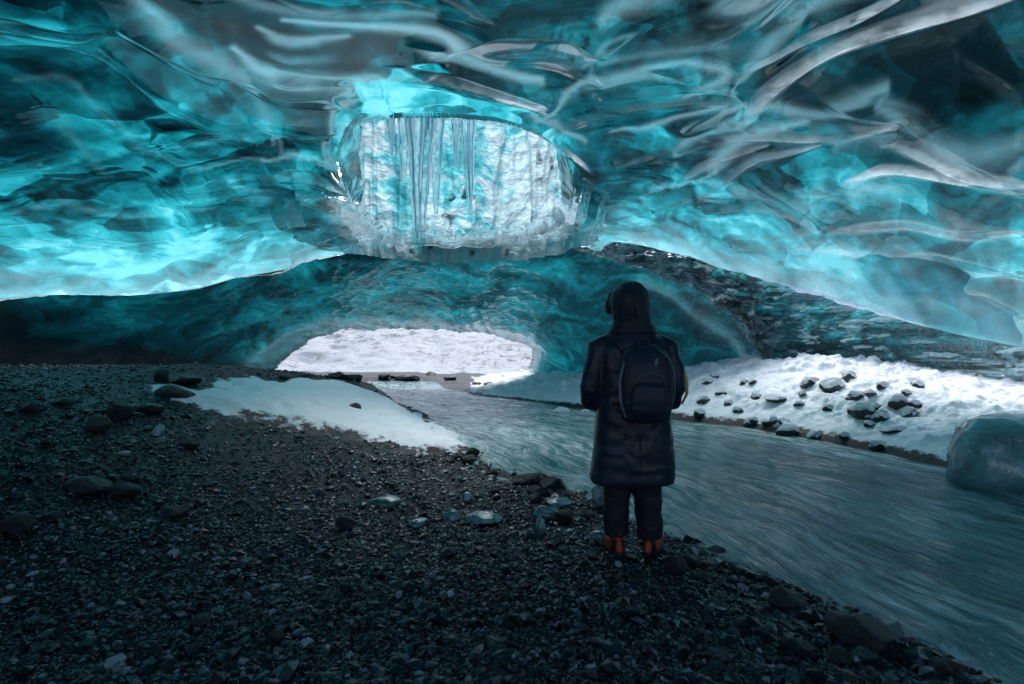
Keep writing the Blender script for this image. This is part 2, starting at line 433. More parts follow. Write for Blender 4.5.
# silver shine traced on the ceiling, painted white: points, half width, strength, drop
SHINE_LINES = [
    ([(278, 64), (340, 69), (420, 77), (480, 88), (542, 106)], 6, 1.0, 10),
    ([(226, 86), (250, 108), (290, 119), (335, 118), (372, 114)], 8, 1.0, 12),
    ([(372, 114), (346, 124), (333, 142), (340, 172), (358, 200)], 3.5, .9, 6),
    ([(252, 78), (285, 94), (345, 86)], 4.5, .8, 6),
    ([(112, 42), (165, 82), (215, 108), (240, 120)], 11, .55, 16),
    ([(190, 28), (270, 48), (350, 54), (440, 55)], 8, .5, 9),
    ([(606, 74), (655, 50), (715, 30), (752, 8), (790, -30)], 15, .62, 9),
    ([(700, 42), (745, 48), (775, 38), (800, 10)], 13, .55, 6),
    ([(752, 66), (800, 44), (850, 24), (905, -4)], 5, .75, 6),
    ([(742, 126), (775, 86), (825, 54), (890, 30), (960, 12), (1030, -8)], 8, .72, 14),
    ([(536, 138), (572, 121), (650, 106), (732, 100), (724, 116), (690, 132)], 4.5, .8, 8),
    ([(600, 96), (680, 90), (735, 84)], 3, .4, 4),
    ([(618, 166), (680, 148), (735, 137), (775, 134), (835, 134), (892, 130)], 4.5, .8, 8),
    ([(680, 180), (722, 157), (768, 143)], 4, .75, 6),
    ([(700, 199), (728, 176), (758, 158), (820, 141)], 5, .85, 10),
    ([(846, 182), (880, 171), (930, 176), (975, 190), (1030, 200)], 4.5, .75, 8),
    ([(885, 148), (925, 160), (970, 180), (1030, 188)], 6, .7, 8),
    ([(655, 210), (700, 196), (735, 201)], 2.5, .7, 4),
    ([(708, 212), (760, 208), (800, 218), (818, 232)], 4, .6, 6),
    ([(732, 98), (728, 118), (752, 130), (775, 134)], 3, .5, 3),
    ([(536, 132), (560, 142), (590, 170)], 3.5, .85, 6),
    ([(264, 180), (292, 174), (330, 180), (366, 190)], 3.5, .85, 8),
    ([(276, 172), (262, 140), (225, 112)], 3, .35, 14),
    ([(190, 192), (240, 176), (275, 178)], 2.2, .45, 4),
    ([(230, 200), (290, 204), (330, 222), (352, 232)], 2.6, .55, 5),
    ([(0, 232), (60, 224), (130, 236), (210, 226)], 3, .25, 6),
    ([(575, 205), (610, 216), (650, 212)], 2.6, .5, 4),
    ([(500, 222), (540, 214), (575, 226), (590, 232)], 4, .7, 5),
    ([(0, 120), (60, 112), (120, 150), (190, 190)], 3, .12, 10),
    ([(10, 150), (45, 142), (80, 170), (110, 195)], 3, .10, 8),
    ([(740, 250), (800, 244), (850, 252), (900, 268)], 5, .55, 7),
    ([(830, 232), (900, 226), (960, 238), (1030, 236)], 4, .35, 7),
    ([(860, 274), (920, 262), (980, 276), (1030, 282)], 5, .5, 6),
    ([(900, 300), (960, 296), (1030, 312)], 6, .55, 5),
    ([(700, 228), (760, 236), (830, 228)], 3, .3, 5),
    ([(338, 254), (380, 248), (430, 243), (500, 243), (560, 239), (600, 240)], 3.2, 1.0, 5),
    ([(470, 236), (520, 228), (560, 226), (592, 234)], 2.4, .8, 4),
    ([(296, 214), (330, 226), (352, 240)], 2.2, .7, 4),
    ([(590, 200), (604, 214), (630, 226), (660, 232)], 2.2, .7, 4),
    ([(840, 120), (900, 104), (960, 80), (1030, 60)], 4, .0, -12),
    ([(60, 262), (120, 256), (180, 268)], 3, .3, 5),
    ([(120, 282), (190, 262), (250, 252), (330, 236)], 4, .45, 5),
]
SHINE_LINES = [(smooth_line(p, 6), w, k, d) for p, w, k, d in SHINE_LINES]

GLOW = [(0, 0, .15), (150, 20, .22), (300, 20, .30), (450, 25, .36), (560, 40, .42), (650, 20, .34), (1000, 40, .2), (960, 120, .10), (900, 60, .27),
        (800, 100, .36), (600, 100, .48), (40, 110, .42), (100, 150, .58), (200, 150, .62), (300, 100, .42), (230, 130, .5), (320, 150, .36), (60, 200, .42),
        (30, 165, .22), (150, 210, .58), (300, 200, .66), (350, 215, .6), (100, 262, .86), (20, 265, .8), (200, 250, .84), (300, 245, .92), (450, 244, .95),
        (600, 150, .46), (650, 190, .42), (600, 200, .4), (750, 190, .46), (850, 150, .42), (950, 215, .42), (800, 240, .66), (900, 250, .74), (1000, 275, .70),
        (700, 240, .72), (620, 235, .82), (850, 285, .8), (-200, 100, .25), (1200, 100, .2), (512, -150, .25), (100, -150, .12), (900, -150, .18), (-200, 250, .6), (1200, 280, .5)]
def glow_map(px, py):  # brightness of the ceiling, dark corners too, painted into the ice colour
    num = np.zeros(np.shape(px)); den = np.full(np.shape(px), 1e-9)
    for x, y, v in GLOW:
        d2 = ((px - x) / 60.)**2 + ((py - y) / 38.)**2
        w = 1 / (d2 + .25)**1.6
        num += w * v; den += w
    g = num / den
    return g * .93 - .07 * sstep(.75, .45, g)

TZ, KD = 1.1, 1.0
def build_ceiling():
    dA = np.concatenate([np.linspace(-math.pi, -1.0, 70, endpoint=False), np.arctan(np.linspace(math.tan(-1.0), -1.06, 70, endpoint=False)),
                         np.arctan(np.linspace(-1.06, 1.06, 780, endpoint=False)), np.arctan(np.linspace(1.06, math.tan(1.0), 70, endpoint=False)),
                         np.linspace(1.0, math.pi, 70, endpoint=False)])
    nc = len(dA)
    inv = np.linspace(1 / .30, 1, 560)
    T = np.concatenate([np.linspace(.004, .30, 60, endpoint=False), 1 / inv])
    a = dA[None, :]; t = T[:, None]
    r_l = np.interp(dA, angA, angR); d_l = np.interp(dA, angA, angD)
    ker = np.ones(9) / 9
    lipn = .16 * fbm(dA * 9, dA * 0 + 3, octv=3, seed=5) + .06 * fbm(dA * 34, dA * 0 + 3, octv=3, seed=6)
    lipn = lipn * np.clip(d_l + .2, .2, 1)
    r = r_l[None, :] * t
    dz0 = 3.0 - .35 * sstep(.5, 1.2, np.abs(a)) + 0 * r
    prof = .50 * t**2.0 + .50 * t**3.2
    wallp = sstep(.55, 1.0, t)**1.4
    side = sstep(1.0, 1.35, np.abs(a))
    prof = prof * (1 - side) + wallp * side
    dz = dz0 + (d_l[None, :] - dz0) * prof
    X = r * np.sin(a); Y = r * np.cos(a)
    Ys = np.maximum(Y, .35)
    px = 512 + F * X / Ys; py = HOR - F * dz / Ys
    front = (np.abs(a) < 1.1) & (Y > 1.2)
    # scallops melted by air: scoops meeting in hanging cusps
    wx = X + .7 * fbm(X * .45, Y * .45, octv=3, seed=21); wy = Y + .9 * fbm(X * .45 + 9, Y * .45, octv=3, seed=22)
    c, s_ = math.cos(.35), math.sin(.35)
    ux = (c * wx + s_ * wy); uy = (-s_ * wx + c * wy)
    f1, f2, cid = worley(ux * .32 + 3, uy * .55, 31)
    big = (.55 - f1**1.7)
    e1 = np.exp(-(f2 - f1) * 9)
    f1b, f2b, _ = worley(ux * 1.05, uy * 1.7, 32)
    mid = (.5 - f1b**1.6)
    e2 = np.exp(-(f2b - f1b) * 9)
    f1c, f2c, _ = worley(wx * 2.4, wy * 3.3, 33)
    sml = (.5 - f1c**1.5)
    e3 = np.exp(-(f2c - f1c) * 10)
    far = sstep(.45, .85, t)
    fade = sstep(0.0, .10, 1 - t) * .75 + .25
    disp = (.46 * big * (1 - .4 * far) + .11 * mid * (.2 + .8 * far) + .030 * sml * far**2) * fade
    disp += .12 * fbm(X * .6, Y * .6, octv=2, seed=40) * fade + .02 * fbm(X * 2, Y * 2, octv=2, seed=42) * fade * far
    white = .5 * np.exp(-(f2 - f1) * 26) * (.35 + .65 * far) + .3 * np.exp(-(f2b - f1b) * 20) * (.15 + .85 * far) + .30 * e3**2 * far**2  # cusp edges whitened to stand in for their silver glints
    white = white * sstep(.25, .6, vnoise(X * 1.3, Y * 1.3, seed=50))
    # on each crest the wet underside is tilted so that it mirrors bright ground: least-squares fit of the slopes
    base_z = dz0 + (d_l[None, :] - dz0) * prof + disp
    r0 = int(np.searchsorted(T, .26)); c0, c1 = int(np.searchsorted(dA, -1.0)), int(np.searchsorted(dA, 1.0))
    S = (slice(r0, None), slice(c0, c1))
    Xs, Ysub, bz = X[S], Y[S], base_z[S]
    dr = np.diff(r[S], axis=0); dl = np.diff(dA[c0:c1])[None, :] * .5 * (r[S][:, 1:] + r[S][:, :-1])
    aa = np.broadcast_to(a, X.shape)[S]; ts = np.broadcast_to(t, X.shape)[S]
    edge_ = sstep(0, .015, 1 - ts) * sstep(.26, .30, ts) * (1 - sstep(.93, 1.0, np.abs(aa)))
    pxs = px[S]; wob = 5 * fbm(Xs * 1.2, Ysub * 1.2, octv=3, seed=60); wob2 = 3 * fbm(Xs * 1.2 + 5, Ysub * 1.2, octv=3, seed=61)
    av0 = lambda q: .5 * (q[1:] + q[:-1]); av1 = lambda q: .5 * (q[:, 1:] + q[:, :-1])
    h = np.zeros_like(bz)
    for rnd in range(3):
        fs = bz + h * edge_
        qy = HOR - F * fs / np.maximum(Ysub, .35) + wob2; qx = pxs + wob
        ms = np.zeros_like(fs); ws_ = np.zeros_like(fs); bd = np.zeros_like(fs); near = np.ones_like(fs)
        for pts, w, k, drop in SHINE_LINES:
            if k <= 0: continue
            xs_ = [p[0] for p in pts]; ys_ = [p[1] for p in pts]; mg = w * 4
            bb = (qx > min(xs_) - mg) & (qx < max(xs_) + mg) & (qy > min(ys_) - mg) & (qy < max(ys_) + mg)
            if not bb.any(): continue
            d, sg, tt = poly_dist(qx[bb], qy[bb], pts[::2] if len(pts) > 8 else pts)
            taper = np.sin(np.clip(tt, .02, .98) * math.pi)**.5
            wl = w * (.35 + .65 * taper)
            q_ = np.clip(.5 + .5 * sg * d / wl, 0, 1)
            ws_[bb] = np.maximum(ws_[bb], k * np.exp(-(d / wl)**4 * .7) * (.38 + .62 * q_**1.3))
            ws_[bb] = np.maximum(ws_[bb], min(1, k * 1.3) * taper * np.exp(-((d * sg - wl * .85) / 1.3)**2))  # thin painted glint along one side of the streak
            ms[bb] = np.maximum(ms[bb], np.exp(-(d / (wl * 1.15))**4) * min(1, k * 1.5))
            bd[bb] = np.maximum(bd[bb], k * np.exp(-(d / (wl * .85 + 1))**2))
            near[bb] = np.minimum(near[bb], 1 - .7 * np.exp(-(d / (wl * 3))**2))
        kb = sstep(570, 640, pxs)
        xe = np.clip(Xs / np.maximum(Ysub, 1) * 21, -6.6, -1.); xb = np.clip(Xs / np.maximum(Ysub, 1) * 8.9, 2.8, 6.2)
        def want(tx, ty, tz):
            d = np.stack([Xs, Ysub, fs], -1); d /= np.linalg.norm(d, axis=-1, keepdims=True)
            e = np.stack([tx - Xs, ty - Ysub, tz - fs], -1); e /= np.linalg.norm(e, axis=-1, keepdims=True)
            nn = e - d
            return -nn[..., 0] / np.minimum(nn[..., 2], -.05), -nn[..., 1] / np.minimum(nn[..., 2], -.05)
        gxe, gye = want(xe, 19. + 0 * Xs, TZ + 0 * Xs)
        kd = KD * sstep(440, 390, pxs); xd = np.clip(Xs / np.maximum(Ysub, 1) * 7.5, -3.2, -1.9)
        gxd, gyd = want(xd, 7.5 + 0 * Xs, -.85 + 0 * Xs)
        gxe = gxe * (1 - kd) + gxd * kd; gye = gye * (1 - kd) + gyd * kd
        gxb, gyb = want(xb, 9.0 + 0 * Xs, -.55 + 0 * Xs)
        gxt = np.clip(gxe * (1 - kb) + gxb * kb, -.6, .6); gyt = np.clip(gye * (1 - kb) + gyb * kb, -.6, .6)
        gr_t = gxt * np.sin(aa) + gyt * np.cos(aa); ga_t = gxt * np.cos(aa) - gyt * np.sin(aa)
        tr_ = av0(gr_t) - np.diff(bz, axis=0) / dr; tl_ = av1(ga_t) - np.diff(bz, axis=1) / dl
        w0 = av0(ms); w1 = av1(ms); soft = .02
        A0 = (w0 + soft) / dr**2; A1 = (w1 + soft) / dl**2; mu = .5
        rhs = np.zeros_like(fs)
        q = w0 * tr_ / dr; rhs[1:] += q; rhs[:-1] -= q
        q = w1 * tl_ / dl; rhs[:, 1:] += q; rhs[:, :-1] -= q
        diag = np.full_like(fs, mu)
        diag[1:] += A0; diag[:-1] += A0; diag[:, 1:] += A1; diag[:, :-1] += A1
        def op(h):
            o = mu * h
            q = A0 * np.diff(h, axis=0); o[1:] += q; o[:-1] -= q
            q = A1 * np.diff(h, axis=1); o[:, 1:] += q; o[:, :-1] -= q
            return o
        res = rhs - op(h); zz = res / diag; p = zz.copy(); rz = (res * zz).sum()
        for it in range(220):
            Ap = op(p); al = rz / (p * Ap).sum(); h += al * p; res -= al * Ap
            zz = res / diag; rz2 = (res * zz).sum(); p = zz + (rz2 / rz) * p; rz = rz2
        h = np.clip(h, -.6, .6)
    disp[S] += h * edge_
    white[S] = white[S] * near
    shine_band = np.zeros_like(disp); shine_band[S] = bd; mir = np.ones_like(disp); mir[S] = 1 - .72 * kd
    crest_shine = np.zeros_like(disp); crest_shine[S] = ws_; crest_shine = np.where(front, crest_shine, 0)
    white = np.where(front, white, 0)
    mask = np.zeros_like(disp); mask[S] = ms
    # lip: rolled edge, its silver shine painted as white ice
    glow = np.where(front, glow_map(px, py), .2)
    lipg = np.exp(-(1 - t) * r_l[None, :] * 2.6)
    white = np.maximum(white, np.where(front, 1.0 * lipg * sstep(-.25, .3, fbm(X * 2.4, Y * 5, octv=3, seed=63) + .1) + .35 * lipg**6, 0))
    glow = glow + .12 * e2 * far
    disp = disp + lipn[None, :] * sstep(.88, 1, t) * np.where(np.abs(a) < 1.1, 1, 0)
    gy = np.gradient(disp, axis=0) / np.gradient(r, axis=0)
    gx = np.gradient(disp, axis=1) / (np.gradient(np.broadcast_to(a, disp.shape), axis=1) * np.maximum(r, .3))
    glow = glow + np.where(front, np.clip(-.22 * gy, -.2, .2), 0)  # slopes towards the light made brighter in the ice colour
    dz = dz + disp * np.where(np.abs(a) < 1.1, 1, .5)
    # light shaft: the ceiling turns up round its rim
    py = HOR - F * dz / Ys
    ins = inside_poly(px, py, SHAFT) & front; sd, _, _ = poly_dist(px, py, SHAFT + SHAFT[:1])
    sdw = sd * Ys / F
    farside = sstep(175, 215, py)
    up = np.where(ins, (.55 * (1 - farside) + .10 * farside) * sstep(.0, .30, sdw)**.8, 0)
    rimband = np.exp(-sdw / .25) * ~ins
    dz = dz + up - .10 * rimband
    glow = np.where(ins, .75, glow); white = np.where(ins, .2, white)
    white = np.maximum(white, np.where((py > 180) & ~ins, 1.15 * np.exp(-(sdw / .75)**2) * (.45 + .55 * sstep(.3, .6, vnoise(X * 4, Y * 6, seed=64))) * sstep(180, 215, py), .3 * rimband * (py < 200)))  # shaft rim whitened to paint its silver shine
    dirt_shade = np.where(front, .9 * np.exp(-(((px - 955) / 75.)**2 + ((py - 110 - (955 - px) * .55) / 22.)**2)), 0)  # dark streak painted where a shaded crevice runs through the ice
    # turn the rear hem up behind the lip
    nr = len(T)
    hem = []
    for (dr, du) in ((.06, .02), (.12, .05), (.25, .10), (.40, .16), (.55, .22)):
        rr = r_l + dr
        hem.append((rr * np.sin(dA), rr * np.cos(dA), dz[-1] + du))
    X = np.vstack([X] + [h[0][None] for h in hem]); Y = np.vstack([Y] + [h[1][None] for h in hem]); Z = np.vstack([dz] + [h[2][None] for h in hem]) + CAMZ
    pad = lambda q: np.vstack([q] + [q[-1:]] * len(hem))
    glow, white, dirt_shade, crest_shine, mirror = pad(glow), pad(white), pad(dirt_shade), pad(np.where(ins, 0, crest_shine)), pad(np.where(ins, 0, crest_shine * mir))
    kill = pad(ins & (sdw > .26 - .14 * farside))
    fill_gap_c = (np.abs(np.broadcast_to(a, disp.shape)) > 1.85 + .12 * fbm(t * 9, a * 3, octv=2, seed=71)) & (t > .30)  # added unseen opening behind the camera that lets sky fill in
    kill = kill | pad(fill_gap_c)
    # outer roof: the same sweep without the scoops, thick overhead and thin at the edge
    sub_r = np.r_[np.arange(0, nr, 3), nr - 1]; sub_c = np.arange(0, nc, 2)
    th = 1.0 * (1 - t**3) + .09
    ro = np.where(ins, 9, 0)
    RZ = (dz0 + (d_l[None, :] - dz0) * prof + th + .10 * fbm(X[:nr] * .6, Y[:nr] * .6, octv=2, seed=41)) + CAMZ
    RX = X[:nr] * (1 + .05 * t * (1 - t)); RY = Y[:nr] * (1 + .05 * t * (1 - t))
    g_ = lambda q: q[sub_r][:, sub_c]
    Qr = grid_faces(len(sub_r), len(sub_c), True)
    pxr = 512 + F * RX / np.maximum(RY, .35); pyr = HOR - F * (RZ - CAMZ) / np.maximum(RY, .35)
    insr = inside_poly(pxr, pyr, [(455 + (p[0] - 455) * (.94 if p[1] < 175 else 1.0), p[1] + (4 if p[1] < 175 else 12)) for p in SHAFT])
    fill_gap = (np.abs(np.broadcast_to(a, X[:nr].shape)) > 1.85 + .12 * fbm(t * 9, a * 3, octv=2, seed=71)) & (t > .30)
    insr = insr | (ins & (py > 196)) | ((sdw < .42) & (t > .72) & (py > 205))
    killr = g_(insr | fill_gap)
    pale = np.where(front, np.exp(-(1 - t) * r_l[None, :] * 2.0) * (.35 + .65 * vnoise(X[:nr] * 3, Y[:nr] * 5, seed=73)), 0)  # bright lip painted as a paler roof colour
    pale = np.maximum(pale, .34 * shine_band)      # silver shine of the streaks painted into the roof as pale bands
    Qr = Qr[~killr.ravel()[Qr].any(1)]
    mr_ = mesh_np('ice_roof', np.stack([g_(RX), g_(RY), g_(RZ)], -1).reshape(-1, 3), Qr, M['roof'], attrs={'glow': g_(glow[:nr]).ravel(), 'pale': g_(pale).ravel()}, face=(0, 3, 1.3))
    tag(obj('ice_roof', mr_), kind='structure')
    Q = grid_faces(nr + len(hem), nc, True)
    kf = kill.ravel()
    Q = Q[~(kf[Q].all(1))]
    V = np.stack([X, Y, Z], -1).reshape(-1, 3)
    used = np.zeros(len(V), bool); used[Q.ravel()] = True
    idx = np.cumsum(used) - 1
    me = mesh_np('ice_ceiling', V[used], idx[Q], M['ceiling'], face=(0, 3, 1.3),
                 attrs={'glow': glow.ravel()[used], 'white': white.ravel()[used], 'dirt': dirt_shade.ravel()[used], 'crest': crest_shine.ravel()[used], 'mirror': mirror.ravel()[used]})
    return tag(obj('ice_ceiling', me), kind='structure')

build_ceiling()

# ------------------------------------------------------------------ wall of the light shaft
def build_shaft():
    nc, nr = 420, 380
    u = np.linspace(-1, 1, nc)[None, :]; v = np.linspace(0, 1, nr)[:, None]
    ang = u * 2.15
    cx = at(455, 245, 11.7).x
    R = 2.95 + 0 * v
    X = cx + R * np.sin(ang) * 1.02; Y = 9.9 + 2.6 * np.cos(ang) + .3 * v * np.maximum(0, np.cos(ang)) + 0 * v
    z0 = CAMZ + 2.15; Z = z0 - .05 + v * 4.4 + 0 * u
    # icy curtains running down the wall
    cur = fbm(u * 9 + .4 * fbm(u * 3, v * 3, octv=3, seed=2), v * 1.3, octv=4, seed=80)
    lump = fbm(u * 14, v * 6, octv=4, seed=81)
    f1, f2, _ = worley(u * 16 + .8 * lump, v * 11 + .6 * cur, 82)
    f1b, f2b, _ = worley(u * 40 + lump, v * 26 + cur, 83)
    rib = np.abs(fbm(u * 15 + .5 * cur, v * .9, octv=3, seed=89))
    d = .20 * cur + .30 * (.3 - rib) + .05 * lump + .06 * (.5 - f1**1.5) + .02 * (.5 - f1b**1.5)
    d = d + .25 * np.exp(-v * 9)
    X = X - d * np.sin(ang); Y = Y - d * np.cos(ang)
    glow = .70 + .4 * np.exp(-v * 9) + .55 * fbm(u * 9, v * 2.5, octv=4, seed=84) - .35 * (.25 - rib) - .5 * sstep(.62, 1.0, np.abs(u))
    white = .10 * np.clip(.15 + .5 * np.exp(-(f2b - f1b) * 6) * sstep(.35, .7, vnoise(u * 8, v * 6, seed=85)) + .45 * fbm(u * 10, v * 7, octv=4, seed=88), 0, .9)
    dirt_shade = .85 * sstep(.76, .84, vnoise(u * 34, v * 19, seed=86)) * sstep(.5, .7, vnoise(u * 5 + 2, v * 4, seed=87))
    one = np.ones_like(X)
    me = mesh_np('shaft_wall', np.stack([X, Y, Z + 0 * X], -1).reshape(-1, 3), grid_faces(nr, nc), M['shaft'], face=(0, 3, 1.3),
                 attrs={'glow': (glow * one).ravel(), 'white': (white * one).ravel(), 'dirt': (dirt_shade * one).ravel()})
    o = obj('ice_wall', me)
    return tag(o, 'bright pale turquoise ice wall at the back of the open light shaft', 'ice wall')
build_shaft()

# ------------------------------------------------------------------ ground function
LSH = [(330, 381.5), (352, 387), (400, 405), (440, 430), (468, 455), (505, 474), (560, 490), (600, 512), (650, 533), (700, 556), (760, 582), (830, 612), (900, 644), (960, 675), (1030, 715), (1090, 760), (1300, 930)]
RSH = [(430, 381), (440, 386), (480, 396), (560, 406), (620, 413), (690, 421), (760, 430), (830, 443), (900, 459), (960, 473), (1024, 489), (1120, 515), (1260, 560), (1500, 640), (1900, 780)]
LW = [gxy(*p) for p in smooth_line(LSH, 5)]; RW = [gxy(*p) for p in smooth_line(RSH, 5)]
RIVER = LW + RW[::-1]

def ground_z(x, y, detail=True):
    x = np.asarray(x, float); y = np.asarray(y, float)
    ins = inside_poly(x, y, RIVER)
    dl, _, _ = poly_dist(x, y, LW); dr, _, _ = poly_dist(x, y, RW)
    d = np.minimum(dl, dr)
    heap = .95 * sstep(1.2, 6.5, -x + .12 * (y - 3)) * (1 - .93 * sstep(8.5, 18, y))
    right = sstep(0, 1, (dl - dr) / 2)   # far bank
    rise = .03 + .05 * (1 - np.exp(-d * 1.5)) + heap
    out = rise * sstep(0, .7, d) + .0
    zz = np.where(ins, -.12 * sstep(0, .5, d), out * (1 - .3 * right))
    zz = zz + np.where(ins, 0, .035 * fbm(x * 1.1, y * 1.1, octv=4, seed=90) * sstep(0, .6, d))
    zz = zz + .022 * np.abs(fbm(x * 3.2, y * 3.2, octv=4, seed=91)) * np.where(ins, .6, 1)
    return zz

def ground_hit(px, py, extra=None):
    Y = np.concatenate([np.linspace(1.2, 14, 1400), np.linspace(14, 40, 700)])
    X = (px - 512) / F * Y; Z = CAMZ + (HOR - py) / F * Y
    g = ground_z(X, Y)
    if extra is not None: g = np.maximum(g, extra(X, Y))
    k = np.argmax(Z < g)
    if not (Z < g).any(): k = len(Y) - 1
    return Vector((X[k], Y[k], g[k])), Y[k]

def build_ground():
    dA = np.concatenate([np.linspace(-math.pi, -.95, 80, endpoint=False), np.linspace(-.95, .95, 560, endpoint=False), np.linspace(.95, math.pi, 80, endpoint=False)])
    R = np.concatenate([np.geomspace(.3, 1.6, 30, endpoint=False), 1 / np.linspace(1 / 1.6, 1 / 34., 420), np.geomspace(36, 4000, 40)])
    a = dA[None, :]; r = R[:, None]
    X = r * np.sin(a); Y = r * np.cos(a)
    Z = ground_z(X, Y)
    Z = np.where(r > 60, -.3, Z)
    one = np.ones_like(X)
    me = mesh_np('ground', np.stack([X, Y, Z], -1).reshape(-1, 3), grid_faces(len(R), len(dA), True), M['ground'], face=(0, 8, 500))
    return tag(obj('ground', me), kind='structure')
build_ground()

# ------------------------------------------------------------------ river
def resample(pts, n):
    P = np.array(pts); s = np.r_[0, np.cumsum(np.hypot(*np.diff(P, axis=0).T))]
    t = np.linspace(0, s[-1], n)
    return np.stack([np.interp(t, s, P[:, 0]), np.interp(t, s, P[:, 1])], 1)
def build_river():
    n, m = 420, 160
    def par(pts, k):
        P = np.array(pts); L = np.log(P[:, 1]); L = np.minimum.accumulate(L)
        return P
    A = resample([gxy(*p) for p in smooth_line(LSH, 8)], n); B = resample([gxy(*p) for p in smooth_line(RSH, 8)], n)
    # even spacing in picture terms: re-time by distance
    q = np.linspace(0, 1, n)**.6
    f = lambda P: np.stack([np.interp(q, np.linspace(0, 1, n), P[:, 0]), np.interp(q, np.linspace(0, 1, n), P[:, 1])], 1)
    A, B = f(A), f(B)
    v = np.linspace(-.10, 1.08, m)[None, :, None]
    P = A[:, None] * (1 - v) + B[:, None] * v
    mid = (A + B) / 2; s = np.r_[0, np.cumsum(np.hypot(*np.diff(mid, axis=0).T))]
    w = np.hypot(*(A - B).T)
    X, Y = P[..., 0], P[..., 1]
    fu = (v[..., 0] - .5) * w[:, None]; fv = s[:, None] + 0 * fu
    k = .030 * fbm(fu * 1.8, fv * .8, octv=3, seed=100) + .018 * fbm(fu * 5, fv * 1.8, octv=3, seed=101)
    Z = .004 + k * .8
    foam_shine = .12 + .85 * sstep(.35, .7, vnoise(fu * 1.0, fv * .35, seed=103)) * (.5 + .5 * sstep(3.5, 6, Y))
    foam_shine = foam_shine + .9 * sstep(7, 3.0, Y) * sstep(.55, .05, v[..., 0]) * sstep(.2, .6, vnoise(fu * 1.2, fv * .4, seed=104))
    foam_shine = foam_shine + .30 * sstep(5.5, 9, Y)  # midstream part paints silver reflections into the water colour
    me = mesh_np('river', np.stack([X, Y, Z], -1).reshape(-1, 3), grid_faces(n, m), M['water'], face=(0, 8, 500), attrs={'foam': np.clip(foam_shine, 0, 1).ravel()},
                 uv=np.stack([fu, fv], -1).reshape(-1, 2))
    return tag(obj('river', me), kind='structure')
build_river()

